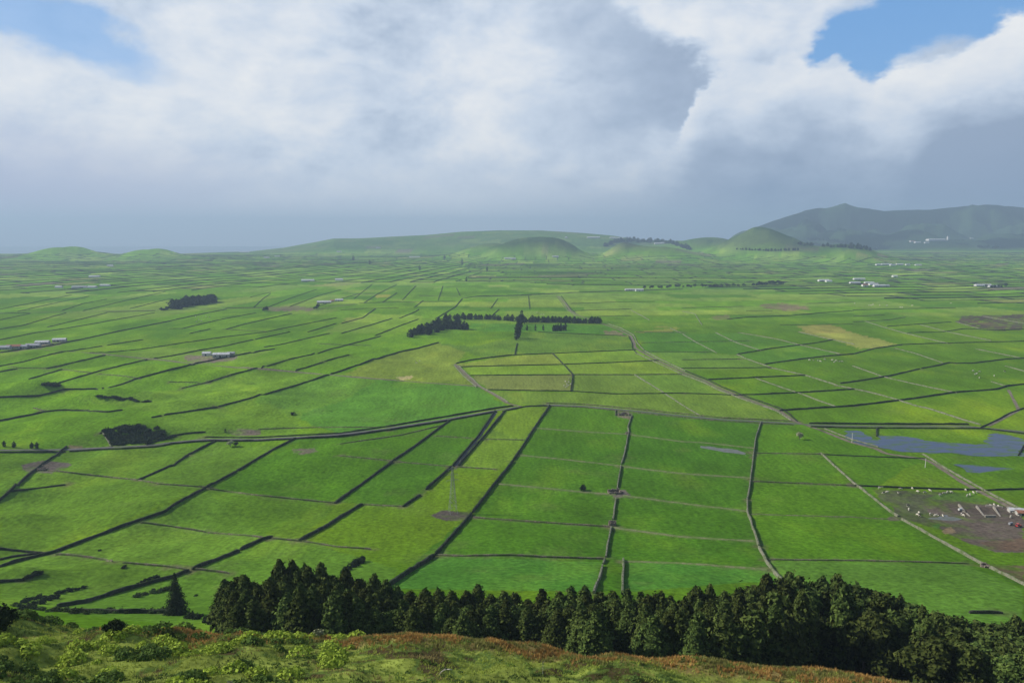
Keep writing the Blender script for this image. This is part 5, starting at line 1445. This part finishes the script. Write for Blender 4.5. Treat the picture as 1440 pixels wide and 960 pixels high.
# ruins and stone heaps in the near fields
def ruin(u, v, L_, W_, h, rot, label, name='ruined_hut'):
    x, y, z = G(u, v)[0]
    mb = MB(); q = random.Random(int(u)); a, b, t = L_ / 2, W_ / 2, 0.5
    def run(x0, y0, x1, y1):
        n = 7
        for k in range(n):
            p0 = k / n; p1 = (k + 1) / n
            xs = sorted((x0 + (x1 - x0) * p0, x0 + (x1 - x0) * p1)); ys_ = sorted((y0 + (y1 - y0) * p0, y0 + (y1 - y0) * p1))
            if q.random() < 0.12: continue
            mb.box(xs[0] - (t if xs[1] - xs[0] < 0.01 else 0), xs[1] + (t if xs[1] - xs[0] < 0.01 else 0.01), ys_[0] - (t if ys_[1] - ys_[0] < 0.01 else 0), ys_[1] + (t if ys_[1] - ys_[0] < 0.01 else 0.01), -0.5, h * q.uniform(0.55, 1.0))
    run(-a, -b, a, -b); run(-a, b, a, b); run(-a, -b + t, -a, b - t); run(a, -b + t, a, b - t)
    return tag(obj(name, mb.mesh(name, [M_RUIN]), None, (float(x), float(y), float(z)), math.radians(rot)), label, 'ruin')
ruin(877, 583, 11, 7, 2.4, 0, 'roofless brown stone hut beside the road')
ruin(864, 693, 9, 6, 2.6, 5, 'broken stone sheep fold in the middle of the long pale wall')
ruin(861, 738, 4, 4, 2.8, 0, 'small brown stone shelter at a crossing of field walls')
ruin(883, 610, 3.5, 3, 2.0, 0, 'tiny stone shelter astride the long pale wall')
ruin(60, 661, 7, 5, 2.2, 20, 'low stone heap at the dark wall crossing a brown patch')
ruin(1385, 797, 3, 3, 2.0, 0, 'stone gatepost heap where the muddy track meets the wall')

# cattle pens
def pen_wall(u0, v0, u1, v1, lb, w_=1.0, h=1.5):
    P = G([u0, u1], [v0, v1]); a = Vector(P[0]); b = Vector(P[1]); d = (b - a); L_ = d.length
    mb = MB(); mb.box(0, L_, -w_ / 2, w_ / 2, -0.3, h)
    o = obj('pen_wall', mb.mesh('pen_wall', [M_CONC]), None, (a.x, a.y, a.z), math.atan2(d.y, d.x)); tag(o, lb, 'wall', 'pen walls', 'thing')
pen_wall(1348, 711, 1372, 732, 'first long pale wall of the muddy cattle pens')
pen_wall(1373, 713, 1385, 726, 'second slanting wall of the cattle pens')
pen_wall(1385, 727, 1400, 727, 'short reddish level wall closing the cattle pens')
pen_wall(1397, 714, 1408, 727, 'third slanting wall of the cattle pens')
pen_wall(1386, 712, 1410, 714, 'back wall of the cattle pens along the track')
building(1428, 720, 9, 5, 2.2, -10, 'low pale-roofed shed at the edge of the cattle pens', 'w', 'g')
building(1438, 724, 8, 5, 2.4, -10, 'brown-roofed shed at the very edge of the cattle yard', 't', 'g')

# red tractor with a trailer
def wheel(par, x, y, z, r, w_, mt, mr):
    def disc(rr, ww, m, nm, p):
        mb = MB(); mb.bar((x, y - ww / 2, z), (x, y + ww / 2, z), rr, 16); return obj(nm, mb.mesh(nm, [m]), p)
    wl = disc(r, w_, mt, 'wheel', par); disc(r * 0.5, w_ + 0.06, mr, 'rim', wl)
M_RED = simple_mat('red_paint', (0.42, 0.03, 0.025), (0.55, 0.05, 0.04), 1.0, 0.4, spec=0.5)
M_TYRE = simple_mat('tyre_rubber', (0.02, 0.02, 0.02), (0.04, 0.04, 0.04), 3.0, 0.9)
M_GLASS = simple_mat('cab_glass', (0.03, 0.04, 0.05), (0.05, 0.06, 0.07), 1.0, 0.1, spec=0.6)
x, y, z = G(1432, 741)[0]
tr = obj('tractor', None, None, (float(x), float(y), float(z)), math.radians(15)); tag(tr, 'red tractor parked in the muddy cattle yard', 'tractor')
mb = MB(); mb.box(-0.4, 2.1, -0.45, 0.45, 0.8, 1.6); mb.box(-1.5, -0.4, -0.8, 0.8, 0.8, 1.5); mb.box(1.2, 2.3, -0.25, 0.25, 0.5, 0.85); mb.box(-1.7, -0.2, -1.15, -0.75, 1.5, 1.65); mb.box(-1.7, -0.2, 0.75, 1.15, 1.5, 1.65)
obj('body', mb.mesh('body', [M_RED]), tr)
mb = MB(); mb.box(-1.3, 0.0, -0.7, 0.7, 1.66, 2.5); cb = obj('cab', mb.mesh('cab', [M_GLASS]), tr)
mb = MB(); mb.box(-1.4, 0.1, -0.8, 0.8, 2.51, 2.65); obj('roof', mb.mesh('roof', [M_RED]), cb)
mb = MB(); mb.bar((1.0, 0.3, 1.6), (1.0, 0.3, 2.4), 0.05); obj('exhaust', mb.mesh('exhaust', [M_STEEL]), tr)
for sx, sy, rr, ww in ((-0.9, -1.0, 0.85, 0.45), (-0.9, 1.0, 0.85, 0.45), (1.7, -0.85, 0.5, 0.3), (1.7, 0.85, 0.5, 0.3)): wheel(tr, sx, sy, rr, rr, ww, M_TYRE, M_ROOFW)
for i, (u, v, lb) in enumerate([(1421, 738, 'grey water tank trailer beside the red tractor'), (1350, 718, 'white water tank trailer in the muddy cattle yard')]):
    x, y, z = G(u, v)[0]
    tt = obj('tank_trailer', None, None, (float(x), float(y), float(z)), 0.4); tag(tt, lb, 'trailer', 'water tank trailers')
    mb = MB(); mb.bar((-1.5, 0, 1.3), (1.5, 0, 1.3), 0.75, 14); obj('tank', mb.mesh('tank', [M_WHITEW if i else M_ROOFG]), tt)
    mb = MB(); mb.box(-1.6, 1.6, -0.5, 0.5, 0.45, 0.6); mb.bar((1.6, 0, 0.5), (2.8, 0, 0.45), 0.06); obj('frame', mb.mesh('frame', [M_STEEL]), tt)
    for sy in (-0.75, 0.75): wheel(tt, 0, sy, 0.4, 0.4, 0.25, M_TYRE, M_ROOFW)

# lattice pylon
x, y, z = G(637, 721)[0]
py = obj('lattice_pylon', None, None, (float(x), float(y), float(z)), 0.35); tag(py, 'thin grey lattice pylon rising from a brown patch', 'pylon')
HP = 34.0
def half(zz): return 2.4 * (1 - zz / HP) ** 1.15 + 0.32
for sx, sy in ((-1, -1), (-1, 1), (1, -1), (1, 1)):
    mb = MB(); zs = np.linspace(0, HP, 9)
    for a, b in zip(zs[:-1], zs[1:]): mb.bar((sx * half(a), sy * half(a), a - (0.5 if a == 0 else 0)), (sx * half(b), sy * half(b), b), 0.10, 4)
    obj('leg', mb.mesh('leg', [M_STEEL]), py)
mb = MB(); zs = [0, 4.5, 8.5, 12, 15, 17.5, 20, 22, 24, 26, 28, 30, 32, 34]
for a, b in zip(zs[:-1], zs[1:]):
    for (p, q_) in (((-1, -1), (1, -1)), ((1, -1), (1, 1)), ((1, 1), (-1, 1)), ((-1, 1), (-1, -1))):
        A = (p[0] * half(a), p[1] * half(a), a); B = (q_[0] * half(b), q_[1] * half(b), b); A2 = (q_[0] * half(a), q_[1] * half(a), a); B2 = (p[0] * half(b), p[1] * half(b), b)
        mb.bar(A, B, 0.06, 4); mb.bar(A2, B2, 0.06, 4); mb.bar(B, B2, 0.06, 4)
obj('bracing', mb.mesh('bracing', [M_STEEL]), py)
for zz, wv in ((24, 4.6), (28, 3.8), (32, 3.0)):
    mb = MB()
    for s in (-1, 1):
        mb.bar((0, 0.25, zz), (s * wv, 0, zz + 0.2), 0.08, 4); mb.bar((0, -0.25, zz), (s * wv, 0, zz + 0.2), 0.08, 4); mb.bar((0, 0, zz + 1.2), (s * wv, 0, zz + 0.2), 0.07, 4); mb.bar((s * wv, 0, zz + 0.2), (s * wv, 0, zz - 1.1), 0.09, 5)
    obj('crossarm', mb.mesh('crossarm', [M_STEEL]), py)

def pole(u, v, h, label):
    x, y, z = G(u, v)[0]
    p = obj('utility_pole', None, None, (float(x), float(y), float(z)), 0.5); tag(p, label, 'pole', 'white utility poles')
    mb = MB(); mb.bar((0, 0, -0.5), (0, 0, h), 0.30, 8, 0.2); obj('post', mb.mesh('post', [M_POLE]), p)
    mb = MB(); mb.box(-0.9, 0.9, -0.08, 0.08, h - 0.7, h - 0.55); ca = obj('crossarm', mb.mesh('crossarm', [M_POLE]), p)
    for k in (-0.75, 0, 0.75):
        mb = MB(); mb.bar((k, 0, h - 0.54), (k, 0, h - 0.3), 0.06, 6); obj('insulator', mb.mesh('insulator', [M_DARKO]), ca)
pole(1198, 622, 9.5, 'white utility pole at the edge of the flooded meadow')
pole(1301, 657, 8.0, 'white utility pole beside the brown track below the flood')

# cows
M_COWW = simple_mat('cow_white', (0.50, 0.46, 0.38), (0.62, 0.59, 0.52), 1.0, 0.9)
M_COWP = simple_mat('cow_patched', (0.03, 0.025, 0.02), (0.60, 0.57, 0.50), 0.9, 0.9, lo=0.46, hi=0.50)
def cow_mesh(name, graze, mat):
    me = bpy.data.meshes.new(name)
    J = [(0, 0.85, 1.25), (0, 0.0, 1.22), (0, -0.75, 1.28), (0, -1.05, 1.15),                    # neck base, belly, rump, tail root
         (0, 1.2, 1.05 if graze else 1.5), (0, 1.45, 0.55 if graze else 1.62), (0, 1.72, 0.22 if graze else 1.45),
         (0.26, 0.75, 0.85), (0.26, 0.78, 0.45), (0.26, 0.76, 0.03), (-0.26, 0.75, 0.85), (-0.26, 0.72, 0.45), (-0.26, 0.80, 0.03),
         (0.27, -0.78, 0.92), (0.27, -0.92, 0.50), (0.27, -0.84, 0.03), (-0.27, -0.78, 0.92), (-0.27, -0.86, 0.50), (-0.27, -0.76, 0.03),
         (0, -1.12, 0.55)]
    E = [(0, 1), (1, 2), (2, 3), (0, 4), (4, 5), (5, 6), (0, 7), (7, 8), (8, 9), (0, 10), (10, 11), (11, 12), (2, 13), (13, 14), (14, 15), (2, 16), (16, 17), (17, 18), (3, 19)]
    R_ = [0.36, 0.44, 0.36, 0.12, 0.22, 0.17, 0.11, 0.15, 0.08, 0.06, 0.15, 0.08, 0.06, 0.17, 0.08, 0.06, 0.17, 0.08, 0.06, 0.03]
    me.from_pydata(J, E, []); me.update()
    o = bpy.data.objects.new('tmp', me); COL.objects.link(o)
    md = o.modifiers.new('s', 'SKIN'); sv = me.skin_vertices[0].data
    for k, r in enumerate(R_): sv[k].radius = (r, r * (1.15 if k < 3 else 1)); sv[k].use_root = (k == 1)
    o.modifiers.new('d', 'SUBSURF').levels = 1
    dg = bpy.context.evaluated_depsgraph_get(); m2 = bpy.data.meshes.new_from_object(o.evaluated_get(dg))
    bpy.data.objects.remove(o); m2.name = name; m2.materials.clear(); m2.materials.append(mat)
    for p in m2.polygons: p.use_smooth = True
    return m2
COWS = [cow_mesh('cow', g, m) for g in (False, True) for m in (M_COWW, M_COWP)]
def herd(pts, label, group, scale=1.0):
    P = G([p[0] for p in pts], [p[1] for p in pts])
    scale *= 0.88
    for k, (x, y, z) in enumerate(P):
        o = obj('cow', COWS[int(r_.integers(0, 4)) if k % 3 else (0 if k % 2 else 2)], None, (float(x), float(y), float(z)), r_.uniform(0, 6.28), scale)
        tag(o, label, 'cow', group)
herd([(1236, 687), (1240, 686), (1243, 694), (1247, 693), (1263, 694), (1266, 688), (1283, 688), (1290, 692), (1300, 693), (1308, 691), (1322, 697), (1327, 694), (1332, 693), (1338, 693)],
     'white or patched cow standing along the top wall of the muddy field', 'cows along the top wall', 1.15)
herd([(1358, 690), (1364, 697), (1369, 694), (1374, 693), (1360, 698), (1393, 712), (1398, 711), (1404, 713)], 'pale cow near the track above the cattle pens', 'cows by the track', 1.15)
herd([(1278, 717), (1277, 712), (1290, 725), (1292, 722), (1293, 726), (1308, 724), (1316, 726), (1320, 726), (1326, 727)], 'cow on the bare mud left of the cattle pens', 'cows on the mud', 1.15)
herd([(1355, 726), (1357, 721), (1352, 724), (1421, 728), (1427, 722), (1433, 726)], 'pale cow standing in the cattle yard beside the pens', 'cows in the yard', 1.15)
herd([(1368, 522), (1371, 527), (1377, 523), (1377, 532), (1398, 529), (1413, 523), (1374, 526)], 'white cow grazing the upper right pasture below a dark wall', 'upper pasture cows', 1.4)
herd([(1138, 507), (1144, 507), (1150, 508), (1160, 506), (1170, 507), (1173, 510), (1176, 508), (1180, 509), (1184, 509), (1154, 509)], 'cow in the line along the dark wall below the tan field', 'line of cows', 1.5)
herd([(795, 537), (797, 541), (800, 538), (799, 543), (796, 545), (801, 534), (793, 543), (803, 541)], 'pale cow in the corner of the dull yellow field', 'corner herd', 1.3)
herd([(275, 446), (279, 450), (284, 447), (290, 446), (295, 447), (276, 453), (283, 452)], 'pale cow in the small herd before the far grove', 'grove herd', 1.7)
herd([(1202, 427), (1222, 430), (1225, 430), (1228, 429), (1237, 430), (1247, 430), (1283, 430), (1337, 427), (1266, 433), (1269, 433)], 'tiny white cow dotting the far right pastures', 'far dotted cows', 2.0)
herd([(755, 440), (758, 441), (761, 443), (764, 443), (766, 446)], 'pale cow near the track beyond the tree row', 'cows beyond the tree row', 1.6)
herd([(586, 511), (590, 508), (584, 509)], 'cow resting in the wide olive field', 'olive field cows', 1.2)

# ------------------------------------------------------------------ the brow of the lookout hill
def tuft_mesh(P, n_bl, hmin, hmax, wd, r, bend=0.5, cols=None):
    n = len(P); N_ = n * n_bl
    base = np.repeat(P, n_bl, 0) + np.c_[r.normal(0, 0.12, (N_, 2)), np.zeros(N_)]
    a = r.uniform(0, 2 * np.pi, N_); h = r.uniform(hmin, hmax, N_); b = r.uniform(0.2, 1.0, N_) * bend * h
    d = np.c_[np.cos(a), np.sin(a), np.zeros(N_)]; s = np.c_[-np.sin(a), np.cos(a), np.zeros(N_)] * wd * r.uniform(0.6, 1.3, (N_, 1))
    up = np.array([0, 0, 1.0])
    mid = base + up * (h * 0.6)[:, None] + d * (b * 0.4)[:, None]; tip = base + up * h[:, None] + d * b[:, None]
    V = np.stack([base - s, base + s, mid + s * 0.8, mid - s * 0.8, tip], 1).reshape(-1, 3)
    i = np.arange(N_) * 5
    Q = np.stack([i, i + 1, i + 2, i + 3], 1); T = np.stack([i + 3, i + 2, i + 4], 1)
    c = None
    if cols is not None: c = np.repeat(np.repeat(cols, n_bl, 0) * r.uniform(0.75, 1.25, (N_, 1)), 5, 0)
    return V, Q, T, c
def attr_mat(name):
    m, nt, b = new_mat(name)
    at = nt.nodes.new('ShaderNodeAttribute'); at.attribute_name = 'fcol'
    n = noise_node(nt, 2.0, 3, 'World'); mr = nt.nodes.new('ShaderNodeMapRange'); mr.inputs['To Min'].default_value = 0.7; mr.inputs['To Max'].default_value = 1.3
    nt.links.new(n.outputs['Fac'], mr.inputs['Value'])
    vm = nt.nodes.new('ShaderNodeVectorMath'); vm.operation = 'SCALE'; nt.links.new(at.outputs['Color'], vm.inputs[0]); nt.links.new(mr.outputs[0], vm.inputs['Scale'])
    nt.links.new(vm.outputs[0], b.inputs['Base Color'])
    tr_ = nt.nodes.new('ShaderNodeBsdfTranslucent'); nt.links.new(vm.outputs[0], tr_.inputs['Color'])
    mx = nt.nodes.new('ShaderNodeMixShader'); mx.inputs[0].default_value = 0.25
    nt.links.new(b.outputs[0], mx.inputs[1]); nt.links.new(tr_.outputs[0], mx.inputs[2])
    out = [q for q in nt.nodes if q.type == 'OUTPUT_MATERIAL'][0]; nt.links.new(mx.outputs[0], out.inputs['Surface'])
    b.inputs['Specular IOR Level'].default_value = 0.1
    return m
M_GRASS = attr_mat('rough_grass')
rg = np.random.default_rng(5)
def scatter(n, y0, y1, x0=-125, x1=125):
    x = rg.uniform(x0, x1, n); y = rg.uniform(y0, y1, n); return x, y
# rough grass
x, y = scatter(62000, 52, 128)
dens = fbm(x, y, 7, 901, 3)
keep = dens > -0.65 + 0.4 * rg.random(len(x)); x, y, dens = x[keep], y[keep], dens[keep]
P = np.c_[x, y, HG(x, y) - 0.05]
tone = fbm(x, y, 9, 911, 3)[:, None]; t2 = fbm(x, y, 2.5, 917, 2)[:, None]
C_ = np.where(tone > -0.10, np.array([0.28, 0.34, 0.060]), np.array([0.130, 0.190, 0.036])) * (1 + 0.5 * t2)
C_ = np.where(tone < -0.30, np.array([0.045, 0.070, 0.018]), C_)
dry = (fbm(x, y, 5, 923, 2) > 0.35)[:, None]; C_ = np.where(dry, np.array([0.24, 0.20, 0.075]), C_)
V, Q, T, c = tuft_mesh(P, 6, 0.12, 0.42, 0.035, rg, 0.8, C_)
tag(obj('rough_grass', mesh_np('rough_grass', V, [Q, T], [M_GRASS], fcols=np.clip(c, 0, 1))), 'rough tussocky grass covering the brow of the hill', 'grass', None, 'stuff')
# bracken-brown lip of the brow
x, y = scatter(36000, 99, 126)
g1 = fbm(x, y, 6, 171, 3)
keep = (sstep(100, 107, y + g1 * 7) * sstep(-66, -48, x + g1 * 8) > rg.random(len(x))); x, y = x[keep], y[keep]
P = np.c_[x, y, HG(x, y) - 0.05]
C_ = np.array([0.34, 0.205, 0.065]) * (1 + 0.7 * fbm(x, y, 3, 931, 3))[:, None]
mixg = (fbm(x, y, 3, 937, 2) > 0.10)[:, None]; C_ = np.where(mixg, np.array([0.20, 0.20, 0.06]), C_)
V, Q, T, c = tuft_mesh(P, 7, 0.25, 0.75, 0.05, rg, 0.5, C_)
tag(obj('bracken', mesh_np('bracken', V, [Q, T], [M_GRASS], fcols=np.clip(c, 0, 1))), 'rust-brown bracken along the lip of the hill brow', 'bracken', None, 'stuff')
# leafy scrub in low cushions
def scrub(n, y0, y1, x0, x1, seed, rmin, rmax, colfun, per=90, leaf=0.13, thr=-0.05, name='scrub', label='', hf=0.6):
    x = rg.uniform(x0, x1, n); y = rg.uniform(y0, y1, n)
    k = fbm(x, y, 10, seed, 2) > thr; x, y = x[k], y[k]
    rad = rg.uniform(rmin, rmax, len(x))
    M_ = len(x) * per
    d = rg.normal(0, 1, (M_, 3)); d[:, 2] = np.abs(d[:, 2]); d /= np.linalg.norm(d, axis=1, keepdims=True)
    R3 = np.repeat(rad, per)[:, None]
    base = np.repeat(np.c_[x, y, HG(x, y) - 0.1], per, 0)
    c = base + d * R3 * np.array([1, 1, hf]) * rg.uniform(0.8, 1.1, (M_, 1))
    nrm = d + rg.normal(0, 0.6, (M_, 3)); nrm /= np.linalg.norm(nrm, axis=1, keepdims=True)
    a = np.cross(nrm, rg.normal(0, 1, (M_, 3))); a /= np.linalg.norm(a, axis=1, keepdims=True); b = np.cross(nrm, a)
    s = leaf * rg.uniform(0.5, 1.2, (M_, 1)) * (0.6 + R3)
    V = np.stack([c - a * s, c - b * s * 0.6, c + a * s, c + b * s * 0.6], 1).reshape(-1, 3)
    C_ = np.repeat(np.repeat(colfun(x, y), per, 0) * rg.uniform(0.7, 1.3, (M_, 1)), 4, 0)
    o = obj(name, mesh_np(name, V, np.arange(M_ * 4).reshape(-1, 4), [M_GRASS], fcols=np.clip(C_, 0, 1)))
    return tag(o, label, 'scrub', None, 'stuff')
scrub(3600, 54, 122, -115, 115, 941, 0.25, 0.8, lambda x, y: np.where((fbm(x, y, 8, 945, 2) > 0.0)[:, None], np.array([0.155, 0.235, 0.045]), np.array([0.070, 0.120, 0.028])), name='low_scrub', label='low green cushions of scrub dotting the brow of the hill', thr=0.0, per=60)
scrub(900, 50, 120, -118, -22, 951, 0.6, 1.7, lambda x, y: np.where((fbm(x, y, 7, 955, 2) > 0.05)[:, None], np.array([0.29, 0.39, 0.050]), np.array([0.080, 0.135, 0.028])), name='hillside_scrub', label='bright leafy scrub heaped on the hillside corner', thr=-0.15, per=200, leaf=0.14, hf=0.8)

def shrub(x, y, rad, h, mat_key, label, name='bush'):
    r = np.random.default_rng(int(abs(x * 10)) + 3)
    V, F = broad(int(abs(x * 7)) + 11, h, rad, 320, 9, 0.24 * max(1, rad / 1.5), 0.0)
    e = obj(name, None, None, (x, y, float(HG(x, y)) - 0.1)); tag(e, label, 'bush')
    obj('crown', mesh_np('crown', V, F, [{'n': M_BROAD, 'd': M_DARKB, 'p': M_PALEB}[mat_key]]), e)
    mb = MB(); mb.bar((0, 0, -0.3), (0, 0, h * 0.6), 0.09, 6, 0.03); mb.bar((0, 0, 0.1), (rad * 0.4, 0, h * 0.6), 0.06, 5, 0.02); mb.bar((0, 0, 0.1), (-rad * 0.4, 0.2, h * 0.6), 0.06, 5, 0.02)
    obj('stem', mb.mesh('stem', [M_BARK]), e)
def brow_at(u, v):
    """point of the near slope under pixel (u, v)"""
    ys_ = np.arange(45, 150, 0.4); x_, y_, z_ = at_depth(u, v, ys_); k = np.argmax(z_ < HG(x_, y_))
    return float(x_[k]), float(y_[k])
for u, v, rad, h, mk, lb in [(-4, 886, 2.8, 3.2, 'd', 'big dark bush cut by the picture edge on the brow'), (402, 893, 1.2, 2.2, 'p', 'pale silvery bush at the foot of the cedar wood'),
                             (320, 890, 1.8, 2.4, 'p', 'wide pale bush where the cedar wood begins'), (308, 884, 1.2, 2.0, 'p', 'small pale bush beside the wide pale one'), (162, 892, 1.5, 2.2, 'd', 'dark leafy bush on the brow below the lone spruce'),
                             (355, 908, 0.8, 0.9, 'd', 'small dark bush in the rusty bracken'), (236, 898, 0.9, 1.3, 'n', 'small green bush on the brow between spruce and wood'), (447, 896, 0.7, 1.2, 'p', 'tiny pale bush peeping before the cedar trunks')]:
    x, y = brow_at(u, v); shrub(x, y, rad, h, mk, lb)
# dead branch
x, y = brow_at(628, 950); z = float(HG(x, y))
mb = MB(); pts = [(-0.9, 0, 0.0), (-0.7, 0, 0.35), (-0.35, 0.05, 0.6), (0.1, 0.05, 0.72), (0.7, 0, 0.70)]
for a, b in zip(pts[:-1], pts[1:]): mb.bar(a, b, 0.06, 6, 0.05)
mb.bar((-0.35, 0.05, 0.6), (-0.1, 0.1, 0.95), 0.03, 5, 0.01)
M_DEAD = simple_mat('bleached_wood', (0.38, 0.36, 0.31), (0.55, 0.52, 0.46), 4.0)
tag(obj('dead_branch', mb.mesh('dead_branch', [M_DEAD], True), None, (x, y, z + 0.15)), 'bleached dead branch arching out of the grass', 'branch')
x, y = brow_at(763, 950); z = float(HG(x, y))
mb = MB(); mb.bar((0, 0, -0.2), (0.05, 0, 2.2), 0.035, 6, 0.012)
for k in range(5): mb.bar((0.02, 0, 0.8 + 0.28 * k), (0.02 + 0.28 * (-1) ** k, 0.05, 1.05 + 0.28 * k), 0.014, 4, 0.005)
tag(obj('dry_stalk', mb.mesh('dry_stalk', [M_DEAD]), None, (x, y, z)), 'thin dry stalk standing up from the grass', 'stalk')
